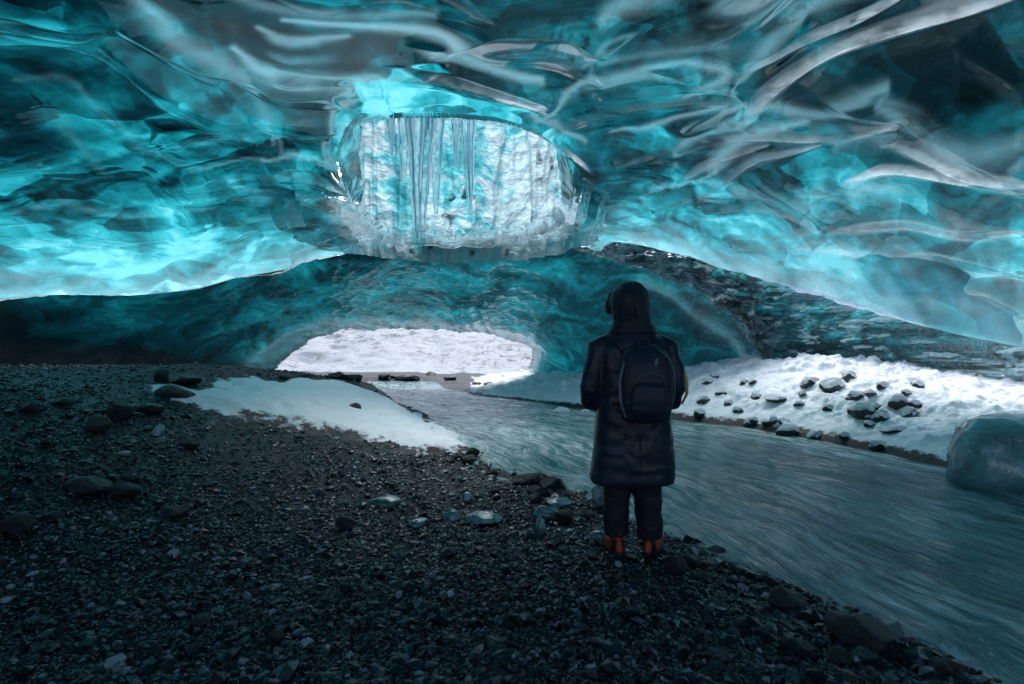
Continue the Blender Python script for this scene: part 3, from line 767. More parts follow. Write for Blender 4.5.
# ------------------------------------------------------------------ back arch with the low exit
EXIT = [(236, 382), (248, 366), (266, 350), (292, 335), (325, 325), (380, 322), (425, 322.5), (470, 327), (505, 334), (530, 340), (541, 350), (540, 361), (536, 373)]
def build_arch():
    Px = np.concatenate([np.linspace(-420, 0, 60, endpoint=False), np.linspace(0, 820, 640)])
    topy = np.interp(Px, [p for p, _, _ in LIP], [y for _, y, _ in LIP]) - 26 + 25 * sstep(285, 335, Px) * sstep(625, 585, Px)
    topY = np.interp(Px, [-520, -250, 0, 130, 260, 390, 560, 620, 700, 760, 900], [7.4, 8.2, 9.4, 10.4, 11.4, 12.4, 12.3, 12.2, 12.4, 12.7, 12.9])
    boty = np.interp(Px, [-420, 0, 100, 200, 255, 300, 360, 420, 480, 541, 580, 620, 700, 760, 820],
                     [400, 396, 392, 389, 384, 381, 380, 380, 380, 381, 382, 383, 384, 386, 388])
    botY = np.interp(Px, [-420, 0, 120, 240, 300, 420, 530, 600, 700, 760, 820], [8.6, 10.2, 12.5, 16.5, 18.6, 19.5, 18.6, 16.4, 13.8, 13.0, 12.9])
    nr = 300
    v = np.linspace(0, 1, nr)[:, None]
    y = topy + (boty - topy) * v
    g = v**1.25
    # interpolate depth; curve the vault
    D = topY + (botY - topY) * np.minimum(1, g)
    px = Px[None, :] + 0 * v
    X = (px - 512) / F * D; Z = CAMZ + (HOR - y) / F * D
    wxx = X + .3 * fbm(X * .8, Z * 1.2, octv=3, seed=110); wz = D * .8 + Z * .6 + .3 * fbm(X * .8 + 4, D * .8, octv=3, seed=111)
    f1, f2, _ = worley(wxx * 3.4, wz * 4.6, 112); f1b, f2b, _ = worley(wxx * .6, wz * .8, 113)
    d = (.08 + .07 * np.exp(-poly_dist(px, y, EXIT)[0] / 40)) * (.5 - f1**1.5) + .30 * (.5 - f1b**1.6) + .12 * fbm(X * .6, D * .6, octv=4, seed=114)
    edge = sstep(1.0, .90, v)
    d = d * (.6 + .4 * edge)
    # the strip of clearer ice and the second fold on the right
    r1, s1, _ = poly_dist(px, y, smooth_line([(640, 282), (690, 305), (735, 340), (752, 372)], 5))
    r2, s2, _ = poly_dist(px, y, smooth_line([(575, 252), (640, 262), (700, 290), (745, 325), (762, 368)], 5))
    d = d - .25 * np.exp(-r1 / 9) - .25 * np.exp(-r2 / 7)
    D2 = D - d * .55; Z2 = Z + d * .75
    X2 = (px - 512) / F * D2
    ex, _, _ = poly_dist(px, y, EXIT)
    EXP = EXIT + [(536, 420), (236, 420)]
    exn = inside_poly(px + 2.0 * fbm(X * 2.0, D * 2, octv=3, seed=117), y + 1.5 * fbm(X * 2 + 7, D * 2, octv=3, seed=118), EXP)
    D2 = D2 + np.where(exn, 1.7 * sstep(0, 7, ex), 0); X2 = np.where(exn, (px - 512) / F * D + 0 * D2, X2)
    kill = exn & (ex > 7)
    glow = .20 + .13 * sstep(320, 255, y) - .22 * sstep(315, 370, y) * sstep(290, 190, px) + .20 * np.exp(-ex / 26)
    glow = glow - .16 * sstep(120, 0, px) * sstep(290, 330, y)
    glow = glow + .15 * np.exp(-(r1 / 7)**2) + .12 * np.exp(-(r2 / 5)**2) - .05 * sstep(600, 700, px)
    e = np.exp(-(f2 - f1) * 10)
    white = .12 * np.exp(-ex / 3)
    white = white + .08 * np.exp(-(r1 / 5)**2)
    dirt_shade = .9 * sstep(340, 382, y) * sstep(300, 180, px) * .9 + .5 * sstep(40, -60, px)  # darkens the arch towards its lower left foot
    # top hem climbs away behind the ceiling edge
    t1 = (X2[:1], D2[:1] + .15, Z2[:1] + .12); t2 = (X2[:1], D2[:1] + .5, Z2[:1] + .22)
    pad = lambda q: np.vstack([q[:1], q[:1], q])
    X2 = np.vstack([t2[0], t1[0], X2]); D2 = np.vstack([t2[1], t1[1], D2]); Z2 = np.vstack([t2[2], t1[2], Z2])
    Qa = grid_faces(X2.shape[0], X2.shape[1]); Qa = Qa[~pad(kill).ravel()[Qa].any(1)]
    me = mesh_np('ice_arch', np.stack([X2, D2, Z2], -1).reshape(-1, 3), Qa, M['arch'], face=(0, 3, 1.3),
                 attrs={'glow': pad(glow).ravel(), 'white': np.clip(pad(white), 0, 1).ravel(), 'dirt': np.clip(pad(dirt_shade), 0, 1).ravel()})
    o = obj('ice_arch', me)
    return tag(o, 'dark teal ice arch over the low snowy exit at the back of the cave', 'ice arch')
build_arch()

# ------------------------------------------------------------------ dirty layered ice wall at right
def build_dirty():
    nc, nr = 420, 260
    Px = np.concatenate([np.linspace(560, 1030, 380, endpoint=False), np.linspace(1030, 1500, 40)])
    LX = [p for p, _, _ in LIP]
    topy = np.interp(Px, LX, [y for _, y, _ in LIP]) - 16
    topY = np.interp(Px, [560, 640, 700, 765, 800, 900, 1000, 1100, 1500], [11.9, 11.8, 11.7, 11.6, 11.0, 9.3, 7.7, 6.9, 5.3])
    # left edge is an open curve over the dark fold of the arch
    boty = np.interp(Px, [560, 575, 640, 700, 735, 755, 765, 780, 1024, 1500], [244, 250, 268, 292, 318, 345, 390, 400, 430, 470])
    botY = np.interp(Px, [560, 640, 700, 765, 800, 900, 1000, 1100, 1500], [11.5, 11.5, 11.4, 11.3, 10.6, 8.9, 7.3, 6.5, 5.0])
    v = np.linspace(0, 1, nr)[:, None]
    y = topy + (boty - topy) * v; D = topY + (botY - topY) * v; px = Px[None, :] + 0 * v
    D = D + .35 * np.sin(v * math.pi) * sstep(700, 800, px)
    X = (px - 512) / F * D; Z = CAMZ + (HOR - y) / F * D
    lay = fbm(X * .5, (Z + .12 * X) * 5, octv=5, seed=120); lum = fbm(X * 2.2, Z * 3.5, octv=5, seed=121)
    f1, f2, _ = worley(X * 2.2 + lum * .6, Z * 4 + lum * .5, 122)
    d = .22 * lay + .30 * lum + .16 * (.5 - f1**1.4) + .10 * fbm(X * 7, Z * 9, octv=3, seed=127)
    D2 = D - d
    X2 = (px - 512) / F * D
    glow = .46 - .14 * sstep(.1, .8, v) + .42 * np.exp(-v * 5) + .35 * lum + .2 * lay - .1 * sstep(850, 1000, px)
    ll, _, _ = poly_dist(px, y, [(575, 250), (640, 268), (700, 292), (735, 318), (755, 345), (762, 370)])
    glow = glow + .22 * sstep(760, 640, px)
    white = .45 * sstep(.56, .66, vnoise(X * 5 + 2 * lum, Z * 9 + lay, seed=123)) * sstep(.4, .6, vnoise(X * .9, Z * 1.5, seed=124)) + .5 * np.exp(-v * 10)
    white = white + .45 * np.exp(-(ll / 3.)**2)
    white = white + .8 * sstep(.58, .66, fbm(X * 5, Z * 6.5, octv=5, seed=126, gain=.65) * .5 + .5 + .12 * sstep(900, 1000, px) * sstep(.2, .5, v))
    dirt_shade = (.12 + .72 * sstep(720, 930, px)) * sstep(.08, .45, v + .5 * lum) * np.clip(1 - white, 0, 1)
    c = lambda q: np.clip(q * np.ones_like(X), 0, 1).ravel()
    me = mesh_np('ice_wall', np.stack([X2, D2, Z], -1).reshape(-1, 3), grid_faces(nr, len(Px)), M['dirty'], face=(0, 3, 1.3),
                 attrs={'glow': c(glow), 'white': c(white), 'dirt': c(dirt_shade)})
    o = obj('ice_wall', me)
    return tag(o, 'dirty grey layered ice wall streaked with ash and snow above the snow bank', 'ice wall')
build_dirty()

# ------------------------------------------------------------------ snow bank on the far side of the river
BT = [(430, 377, 24), (500, 377, 20), (560, 374, 17.5), (620, 372, 15.5), (680, 370, 13.4), (740, 366, 12.0), (790, 360, 11.0), (840, 361, 10.2), (900, 368, 9.1), (960, 380, 8.1), (1024, 392, 7.2), (1150, 405, 6.4), (1500, 420, 5.2)]
def bank_profile(px):
    px = np.asarray(px, float)
    sy = np.interp(px, [p[0] for p in RSH], [p[1] for p in RSH])
    ty = np.interp(px, [p[0] for p in BT], [p[1] for p in BT]); tY = np.interp(px, [p[0] for p in BT], [p[2] for p in BT])
    sY = F * CAMZ / (sy - HOR)
    return sY, np.maximum(tY, sY + .6), CAMZ + (HOR - ty) / F * np.maximum(tY, sY + .6)
def bank_z(x, y):
    x = np.asarray(x, float); y = np.asarray(y, float)
    px = 512 + F * x / np.maximum(y, .3)
    sY, tY, tz = bank_profile(px)
    w = (y - sY) / (tY - sY)
    h = tz * (1 - (1 - np.clip(w, 0, 1))**1.7)
    h = h + np.clip(w - 1, 0, 1) * .25
    lump = .10 * fbm(x * 1.2, y * 1.2, octv=3, seed=130) + .15 * np.maximum(0, fbm(x * 2.8, y * 2.8, octv=3, seed=131)) + .09 * np.maximum(0, fbm(x * 6, y * 6, octv=3, seed=133)) + .02 * fbm(x * 12, y * 12, octv=2, seed=132)
    kk = sstep(441, 540, px)
    h = h * kk - .10 * (1 - kk) * (px < 470); lump = lump * (.3 + .7 * kk)
    return np.where((w > -.08) & (px > 440), h + lump * sstep(-.02, .25, w) - .10 * sstep(.06, -.08, w) + .03, -9)
def build_bank():
    Px = np.concatenate([np.linspace(441, 1030, 520, endpoint=False), np.linspace(1030, 1500, 60)])
    sY, tY, tz = bank_profile(Px)
    w = np.linspace(-.07, 1.35, 240)[:, None]
    Y = sY + (tY - sY) * w; X = (Px[None] - 512) / F * Y
    Z = bank_z(X, Y)
    Z = np.where(Z < -5, -.1, Z)
    e = np.clip(1 - np.abs(w) / .10, 0, 1) + .0 * X + sstep(.02, -.05, w)
    e = e + .30 * sstep(930, 1000, Px)[None] * sstep(.35, .05, w)
    e = e + .42 * sstep(.55, .72, vnoise(X * 2.4, Y * 2.4, seed=135)) * sstep(560, 520, Px)[None]
    me = mesh_np('snow_bank', np.stack([X, Y, Z], -1).reshape(-1, 3), grid_faces(240, len(Px)), M['snow'], face=(0, 8, 500), attrs={'edge': np.clip(e, 0, 1.2).ravel()})
    return tag(obj('snow_bank', me), kind='structure')
build_bank()

# snow drift on the gravel, left
def build_drift():
    out = smooth_line([(150, 388), (230, 384), (300, 385), (356, 389), (396, 404), (425, 422), (456, 444), (425, 448), (380, 440), (330, 428), (280, 418), (225, 410), (175, 400), (150, 388)], 5)
    P = [gxy(x, y, .06 + .0) for x, y in out]
    P = []
    for x, y in out:
        h, _ = ground_hit(x, y); P.append((h.x, h.y))
    P = np.array(P); lo = P.min(0); hi = P.max(0)
    nx, ny = 420, 420
    X, Y = np.meshgrid(np.linspace(lo[0] - .4, hi[0] + .4, nx), np.linspace(lo[1] - .4, hi[1] + .4, ny))
    pts = [tuple(p) for p in P]
    ins = inside_poly(X, Y, pts); d, _, _ = poly_dist(X, Y, pts + pts[:1])
    sd = np.where(ins, d, -d) + .5 * fbm(X * 1.1, Y * 1.1, octv=5, seed=140, gain=.6) + .5
    g = ground_z(X, Y)
    Z = g - .035 + .12 * sstep(-.2, .9, sd) + .09 * fbm(X * 2, Y * 2, octv=3, seed=141) * sstep(0, .4, sd)
    e = sstep(1.0, -.1, sd) * .9 + .10 * sstep(-3, -7, X) + .42 * sstep(.5, .75, vnoise(X * 1.3, Y * 1.3, seed=142)) * sstep(2.2, .4, sd)
    keep = (sd > -.15).ravel()
    Q = grid_faces(ny, nx); Q = Q[keep[Q].all(1)]
    V = np.stack([X, Y, Z], -1).reshape(-1, 3); used = np.zeros(len(V), bool); used[Q.ravel()] = True; idx = np.cumsum(used) - 1
    me = mesh_np('snow_drift', V[used], idx[Q], M['snow'], face=(0, 8, 500), attrs={'edge': e.ravel()[used]})
    return tag(obj('snow_drift', me), kind='structure')
build_drift()

# snowy hillside outside
def build_hill():
    X, Y = np.meshgrid(np.linspace(-60, 60, 300), np.concatenate([np.linspace(19, 45, 220, endpoint=False), np.linspace(45, 150, 120)]))
    Z = .02 + .20 * np.maximum(0, Y - 25) * sstep(24, 34, Y) + .35 * fbm(X * .25, Y * .25, octv=5, seed=150) * sstep(24, 34, Y) + .16 * fbm(X * 1.3, Y * 1.3, octv=4, seed=151) * sstep(23, 28, Y) + .55 * (.4 - np.abs(fbm(X * .35, Y * .5, octv=4, seed=154))) * sstep(24, 32, Y)
    Z = np.where(Y < 23.5, ground_z(X, Y) - .05 + .1 * sstep(21, 24, Y), Z + .02)
    e = sstep(27, 23, Y + 2.0 * fbm(X * .5, Y * .5, octv=3, seed=152)) + .34 * sstep(.5, .7, vnoise(X * .5, Y * .9, seed=153))
    me = mesh_np('snow_hill', np.stack([X, Y, Z], -1).reshape(-1, 3), grid_faces(X.shape[0], X.shape[1]), M['snow_out'], face=(0, 8, 500), attrs={'edge': np.clip(e, 0, 1).ravel()})
    return tag(obj('snow_hill', me), kind='structure')
build_hill()

# ------------------------------------------------------------------ gravel (stuff)
def ico(sub):
    bm = bmesh.new(); bmesh.ops.create_icosphere(bm, subdivisions=sub, radius=1)
    V = np.array([v.co[:] for v in bm.verts]); T = np.array([[v.index for v in f.verts] for f in bm.faces]); bm.free()
    return V, T
def build_gravel():
    V0, T0 = ico(1)
    N = 125000
    # spread: even in the picture with more close by
    px = RNG.uniform(-60, 1090, N); yy = RNG.uniform(0, 1, N)
    Y = 1.75 / (1 - yy * .86)**1.0
    Y = Y + RNG.uniform(-.05, .05, N) * Y
    X = (px - 512) / F * Y
    z = ground_z(X, Y)
    ins = inside_poly(X, Y, RIVER); dl, _, _ = poly_dist(X, Y, LW); dr, _, _ = poly_dist(X, Y, RW)
    onleft = dl < dr
    ok = (~ins & (onleft | (X < 0))) | (ins & (dl < .55 * RNG.uniform(0, 1, N)**1.5))
    X, Y, z = X[ok], Y[ok], z[ok]; n = len(X)
    s = np.exp(RNG.normal(math.log(.0058), .55, n)) * (1 + .10 * Y)
    s = np.clip(s, .004, .045)
    big = np.exp(-dl[ok] * 1.2) * (RNG.uniform(0, 1, n) < .10)
    s = s * (1 + 1.6 * big)
    sc = np.stack([s * RNG.uniform(.8, 1.5, n), s * RNG.uniform(.7, 1.2, n), s * RNG.uniform(.4, .85, n)], 1)
    rz = RNG.uniform(0, 2 * math.pi, n); tilt = RNG.normal(0, .35, n)
    jit = RNG.uniform(.72, 1.2, (n, len(V0), 1))
    P = V0[None] * jit * sc[:, None]
    ct, st = np.cos(tilt)[:, None], np.sin(tilt)[:, None]
    y1 = P[..., 1] * ct - P[..., 2] * st; z1 = P[..., 1] * st + P[..., 2] * ct
    c, s_ = np.cos(rz)[:, None], np.sin(rz)[:, None]
    P = np.stack([P[..., 0] * c - y1 * s_ + X[:, None], P[..., 0] * s_ + y1 * c + Y[:, None], z1 + (z + sc[:, 2] * .25)[:, None]], -1)
    tone = np.repeat(RNG.uniform(0, 1, n)**1.15, len(V0))
    T = (T0[None] + (np.arange(n) * len(V0))[:, None, None]).reshape(-1, 3)
    me = mesh_np('gravel', P.reshape(-1, 3), T, M['pebble'], smooth=False, attrs={'tone': tone})
    return tag(obj('gravel', me), 'dark wet gravel and pebbles covering the cave floor', 'gravel', kind='stuff')
build_gravel()

# ------------------------------------------------------------------ individual stones
def rock_mesh(seed, flat=1.0, angular=1.0, sub=4, mat=None):
    rng = np.random.default_rng(seed)
    V, T = ico(sub)
    for k in range(int(9 * angular)):
        n = rng.normal(size=3); n /= np.linalg.norm(n); h = rng.uniform(.62, .92)
        d = V @ n - h
        V = V - np.outer(np.maximum(d, 0) * .93, n)
    r = 1 + .16 * fbm(V[:, 0] * 1.4 + seed, V[:, 1] * 1.4, V[:, 2] * 1.4, 3, seed) + .06 * fbm(V[:, 0] * 5 + seed, V[:, 1] * 5, V[:, 2] * 5, 3, seed + 1)
    V = V * r[:, None]
    V[:, 2] *= flat
    return mesh_np('rock', V, T, mat, True)
ROCKS = {m: [rock_mesh(200 + 10 * i + k, mat=M[m]) for k in range(7)] for i, m in enumerate(('rock', 'rock_snow', 'rock_green'))}
rk = [0]
def stone(px, py, wpx, hpx, label, cat='stone', mat='rock', group=None, name='stone', on=None, rz=None, sink=.25, asp=1.0):
    """a stone whose foot stands at picture point (px, py) and that measures wpx x hpx there."""
    p, Y = ground_hit(px, py, on)
    rk[0] += 1
    me = ROCKS[mat][(rk[0] * 3 + int(px)) % 7]
    o = obj(name, me)
    if px < 140: wpx, hpx = wpx * .62, hpx * .75
    w = wpx / F * Y / 2 / .9; h = hpx / F * Y / (2 - sink) / .85
    o.scale = (w, w * asp * .85, h)
    o.location = (p.x, p.y + w * .3, p.z + h * (1 - sink) * .8)
    o.rotation_euler = (random.uniform(-.15, .15), random.uniform(-.15, .15), rz if rz is not None else random.uniform(-.5, .5))
    return tag(o, label, cat, group)

# left slope
stone(116, 418, 36, 24, 'smooth rounded grey green boulder lying on the gravel slope at left', 'boulder', 'rock_green')
stone(94, 432, 46, 20, 'flat pale topped slab just below the rounded boulder at left', 'stone slab', 'rock_green', asp=.7)
stone(160, 382, 15, 15, 'dark upright block at the foot of the dark ice under the arch', 'stone')
stone(180, 384, 34, 9, 'long low dark stone beside the upright block under the arch', 'stone')
stone(172, 400, 30, 14, 'dark slanting slab at the left end of the snow drift', 'stone slab', rz=.6)
stone(148, 413, 22, 10, 'small jagged dark stone right of the rounded boulder', 'stone')
stone(187, 448, 18, 9, 'small flat dark stone on the open gravel under the slope', 'stone')
stone(14, 534, 44, 22, 'smooth round grey green boulder at the left edge of the picture', 'boulder', 'rock_green')
stone(122, 497, 44, 17, 'broad low dark boulder with a ledge, right of centre on the left gravel slope', 'boulder')
stone(84, 494, 60, 20, 'wide half buried dark boulder beside the ledge stone on the left slope', 'boulder')
stone(52, 520, 26, 10, 'flat grey green stone to the right of the edge boulder', 'stone', 'rock_green')
stone(131, 482, 22, 10, 'pale grey green stone behind the ledge boulder', 'stone', 'rock_green')
stone(30, 412, 30, 14, 'dark stone high on the left gravel slope near the picture edge', 'stone')
stone(62, 405, 24, 10, 'flat dark stone on the slope above the pale topped slab', 'stone')
stone(344, 531, 17, 15, 'single black cube shaped stone standing alone on the gravel', 'stone')
stone(354, 411, 12, 8, 'small dark stone sitting on top of the snow drift', 'stone')
stone(425, 428, 14, 7, 'dark stone poking out of the river edge of the snow drift', 'stone')
stone(473, 457, 12, 9, 'dark pebble sized stone at the tip of the snow drift', 'stone')
stone(469, 464, 14, 9, 'second dark stone just below the tip of the snow drift', 'stone')
# cluster by the water left of the person
for x, y, w, h, lb in ((528, 484, 20, 11, 'leftmost dark wet stone of the cluster left of the person'), (541, 488, 26, 14, 'middle dark wet stone of the cluster left of the person'),
                       (553, 494, 24, 16, 'largest dark wet stone at the right of the cluster left of the person'), (536, 496, 18, 9, 'low dark stone in front of the cluster left of the person'),
                       (566, 523, 16, 13, 'dark stone between the upright ice shards and the person')):
    stone(x, y, w, h, lb, group='wet stones by the water')
# foreground right
for x, y, w, h, lb in ((676, 574, 22, 16, 'dark wet stone against the outer side of the right boot'), (690, 566, 18, 11, 'dark stone behind the one touching the right boot'),
                       (703, 582, 14, 9, 'small dark stone to the right of the boots'),
                       (790, 612, 32, 20, 'large dark angular stone in the shallows right of the person'), (718, 556, 18, 8, 'dark stone half under water right of the person'),
                       (766, 585, 16, 8, 'small dark stone in the shallows above the large angular one'), (884, 606, 24, 11, 'dark stone alone in the streaky water at right'),
                       (868, 648, 58, 26, 'widest dark slab at the water edge in the lower right'), (842, 664, 26, 12, 'dark stone left of the widest slab in the lower right'),
                       (912, 634, 16, 8, 'small dark stone in the water above the widest slab'), (744, 632, 22, 10, 'dark stone in the gravel below the large angular one'),
                       (800, 656, 26, 13, 'dark stone low on the gravel spit in the lower right'), (948, 676, 30, 13, 'dark stone at the bottom right edge of the gravel spit')):
    stone(x, y, w, h, lb, group='wet stones by the water')
for k in range(34):
    t = random.random(); i = int(t * (len(LSH) - 7)) + 4
    if i + 1 >= len(LSH): continue
    f = random.random(); x = LSH[i][0] * (1 - f) + LSH[i + 1][0] * f + random.uniform(-26, 14); y = LSH[i][1] * (1 - f) + LSH[i + 1][1] * f + random.uniform(-3, 20)
    if y > 690 or x > 1040 or (600 < x < 668): continue
    w = random.uniform(6, 15)
    stone(x, y, w, w * .55, 'small dark wet stone scattered along the near edge of the river', group='small stones along the near shore')
# pale stones in the foreground gravel
for x, y, w, h, lb in ((199, 626, 18, 10, 'pale grey stone in the dark foreground gravel at lower left'), (275, 642, 16, 9, 'pale flat stone in the foreground gravel, the lowest of the pale ones'),
                       (173, 517, 26, 9, 'flat pale stone on the gravel below the left slope'), (228, 632, 10, 6, 'tiny pale stone beside the pale grey one at lower left'),
                       (252, 598, 12, 6, 'small pale stone in mid foreground gravel')):
    stone(x, y, w, h, lb, mat='rock_green', group='pale stones in the foreground')
# stones in the snow bank
BANK = ((866, 414, 26, 15, 'largest bare grey stone in the middle of the snow bank'), (836, 389, 30, 13, 'snow capped stone upper left of the largest bank stone'),
        (850, 378, 16, 9, 'topmost snow capped stone of the bank pile'), (812, 384, 22, 9, 'flat snow covered stone at the top left of the bank pile'), (858, 398, 26, 9, 'grey slab just above the largest bank stone'),
        (900, 404, 22, 12, 'grey stone right of the largest bank stone'), (912, 416, 18, 11, 'small grey stone at the right end of the bank pile'),
        (880, 420, 16, 7, 'small stone at the foot of the largest bank stone'), (900, 431, 30, 7, 'flat dark stone below the right end of the bank pile'), (790, 433, 30, 12, 'broad snow topped stone close to the water on the bank'),
        (816, 438, 16, 8, 'small dark stone at the water edge right of the broad bank stone'), (846, 437, 12, 6, 'tiny dark stone at the water edge below the bank pile'), (774, 422, 14, 8, 'dark stone just above the broad bank stone'),
        (776, 400, 22, 7, 'dark stone in a row on the left part of the bank'), (757, 398, 14, 7, 'left stone of the row on the left part of the bank'), (800, 405, 12, 5, 'tiny stone in the snow between the row and the pile'),
        (708, 384, 18, 9, 'snow capped stone beside the right sleeve of the person'), (722, 394, 14, 7, 'small dark stone in the snow right of the person'), (738, 412, 12, 7, 'dark stone low on the bank left of the broad one'),
        (729, 405, 12, 6, 'small stone in the snow halfway down the bank left part'), (880, 447, 22, 8, 'dark stone on the shore below the flat dark one'), (968, 434, 18, 8, 'lone dark stone in the snow left of the ice boulder'),
        (715, 377, 10, 6, 'tiny stone at the top of the snow right of the person'), (745, 384, 12, 6, 'small stone near the top of the bank left part'), (884, 387, 14, 7, 'small snowy stone on the smooth right shoulder of the pile'))
for x, y, w, h, lb in BANK:
    stone(x, y, w * .82, h * .72, lb, mat='rock_snow', on=bank_z, group='stones in the snow bank', sink=.85)
for k in range(22):
    x = random.uniform(700, 930); y = 382 + random.uniform(0, 46)
    w = random.uniform(7, 13)
    stone(x, y, w, w * .6, 'small stone poking through the snow of the far bank', mat='rock_snow', on=bank_z, group='small stones in the snow bank', sink=.35)
stone(98, 0, 1, 1, '') if False else None
# far stones by the exit
for k in range(26):
    x = random.uniform(270, 545); y = random.uniform(376, 386) + max(0, (x - 430)) * .06
    w = random.uniform(6, 18)
    stone(x, y, w, w * .4, 'small dark stone strewn on the ground in front of the snowy exit', group='stones in front of the exit', sink=.5)
stone(562, 417, 16, 9, 'snow capped stone in the shallows left of the person', mat='rock_snow', sink=.3)
stone(585, 416, 10, 6, 'small snow capped stone in the shallows beside the left sleeve of the person', mat='rock_snow', sink=.3)

# ------------------------------------------------------------------ loose ice
def ice_lump(px, py, wpx, hpx, label, cat='ice chunk', seed=1, glow=.45, white=.35, on=None, sink=.3, rz=0, name='ice_chunk', asp=.8, ang=1.2):
    p, Y = ground_hit(px, py, on)
    me = rock_mesh(seed, 1, ang, 4, M['lump'])
    n = len(me.vertices)
    co = np.empty(n * 3, np.float32); me.vertices.foreach_get('co', co); co = co.reshape(-1, 3)
    for nm, val in (('glow', glow + .15 * fbm(co[:, 0] * 2, co[:, 1] * 2, co[:, 2] * 2, 3, seed)), ('white', white + .4 * fbm(co[:, 0] * 3, co[:, 1] * 3, co[:, 2] * 3, 3, seed + 3)), ('dirt', co[:, 0] * 0)):
        a = me.attributes.new(nm, 'FLOAT', 'POINT'); a.data.foreach_set('value', np.clip(val, 0, 1).astype(np.float32))
    o = obj(name, me); w = wpx / F * Y / 2 / .9; h = hpx / F * Y / (2 - sink) / .85
    o.scale = (w, w * asp, h); o.location = (p.x, p.y + w * .3, p.z + h * (1 - sink) * .8); o.rotation_euler = (0, 0, rz)
    return tag(o, label, cat)
ice_lump(1030, 482, 118, 60, 'large rounded grey ice boulder at the right edge beside the snow bank', 'ice boulder', 301, .62, .55, bank_z, .7, .3, 'ice_boulder', .8, .0)
ice_lump(384, 506, 30, 8, 'flat clear ice plate on the gravel, leftmost of the ice pieces', seed=302)
ice_lump(418, 527, 22, 7, 'low ice plate in the gravel below the leftmost one', seed=303)
ice_lump(451, 521, 18, 9, 'small ice lump between the two flat plates', seed=304)
ice_lump(486, 524, 40, 10, 'widest flat ice plate on the gravel near the shore', seed=305)
ice_lump(541, 535, 11, 17, 'small upright ice shard lower left of the person', seed=306, glow=.5)
ice_lump(545, 520, 24, 13, 'squat ice lump behind the upright shard', seed=307, glow=.4)
ice_lump(600, 543, 16, 11, 'ice lump against the left boot of the person', seed=308)
ice_lump(598, 508, 14, 22, 'tall clear ice shard beside the left trouser leg of the person', seed=309, glow=.4)
ice_lump(467, 503, 10, 10, 'little ice lump standing above the widest plate', seed=310)
ice_lump(157, 436, 11, 11, 'single white ice lump on the gravel near the left slope', seed=311, glow=.7, white=.8)
ice_lump(560, 508, 26, 8, 'clear thin ice plate behind the squat ice lump', seed=312)

# ------------------------------------------------------------------ icicles in the light shaft
def icicle(px, y0, y1, Y, w, label, seed):
    rng = np.random.default_rng(seed)
    n, m = 60, 20
    top = at(px, y0, Y); bot = at(px, y1, Y); L = top.z - bot.z
    v = np.linspace(0, 1, n)[:, None]; th = np.linspace(0, 2 * math.pi, m, endpoint=False)[None]
    R = 1.35 * w * (1 - v * .97)**.62 * (1 + .35 * fbm(v * 5 + seed, 0 * v, octv=3, seed=seed)) * (1 + .22 * np.sin(th * 3 + seed) + .12 * np.sin(th * 5 + v * 3)) + .004
    X = R * np.cos(th) + .05 * fbm(v * 2 + seed, v * 0 + 3, octv=2, seed=seed); Yv = R * np.sin(th) * .8; Z = -L * v + 0 * th
    one = np.ones_like(X)
    me = mesh_np('icicle', np.stack([X, Yv, Z], -1).reshape(-1, 3), grid_faces(n, m, True), M['ceiling'],
                 attrs={'glow': (one * .62).ravel(), 'white': (one * .12).ravel(), 'dirt': (one * 0).ravel()})
    o = obj('icicle', me, None, top)
    return tag(o, label, 'icicle', 'icicles in the light shaft')
icicle(419, 40, 240, 11.4, .36, 'thickest frozen column hanging full height in the light shaft', 1)
icicle(404, 50, 178, 11.5, .17, 'shorter icicle just left of the thickest frozen column', 2)
icicle(437, 45, 214, 11.6, .15, 'thin icicle touching the right side of the thickest column', 3)
icicle(470, 50, 206, 11.7, .16, 'slender icicle alone in the middle of the light shaft', 4)
icicle(456, 60, 168, 11.7, .12, 'short icicle left of the slender one in the shaft', 5)
icicle(391, 60, 156, 11.4, .12, 'leftmost short icicle in the light shaft', 6)

# ------------------------------------------------------------------ person
FAB = {
    'coat': simple('navy_coat', (.014, .027, .052), .40, 26, .35, .5),
    'hood': simple('black_hood', (.016, .024, .042), .6, 30, .3, .5),
    'pants': simple('black_trousers', (.012, .016, .024), .7, 40, .3, .5),
    'boot': simple('rust_boot', (.46, .06, .024), .5, 50, .3, .6),
    'sole': simple('black_sole', (.01, .01, .011), .6, 60, .3, .3),
    'pack': simple('navy_pack', (.014, .024, .048), .5, 60, .35, .4),
    'piping': simple('grey_piping', (.13, .18, .21), .4, 80, .2, .3),
    'trim': simple('yellow_trim', (.85, .62, .06), .5, 60, .2, .3),
    'skin': simple('skin', (.45, .27, .20), .5, 60, .1, .2),
    'glove': simple('black_glove', (.01, .01, .012), .6, 60, .3, .3),
    'hair': simple('dark_hair', (.015, .010, .008), .5, 120, .4, .5),
    'eye': simple('eye_white', (.7, .7, .68), .2, 60, 0, .1),
}
def loft(rings, n=40, cap=True, sq=2.0):
    """rings: (cx, cy, cz, rx, ry)"""
    bm = bmesh.new(); R = []
    for cx, cy, cz, rx, ry in rings:
        row = []
        for k in range(n):
            a = 2 * math.pi * k / n; c, s = math.cos(a), math.sin(a)
            c2 = math.copysign(abs(c)**(2 / sq), c); s2 = math.copysign(abs(s)**(2 / sq), s)
            row.append(bm.verts.new((cx + rx * c2, cy + ry * s2, cz)))
        R.append(row)
    for a, b in zip(R, R[1:]):
        for k in range(n): bm.faces.new((a[k], a[(k + 1) % n], b[(k + 1) % n], b[k]))
    if cap: bm.faces.new(R[0][::-1]); bm.faces.new(R[-1])
    return bm
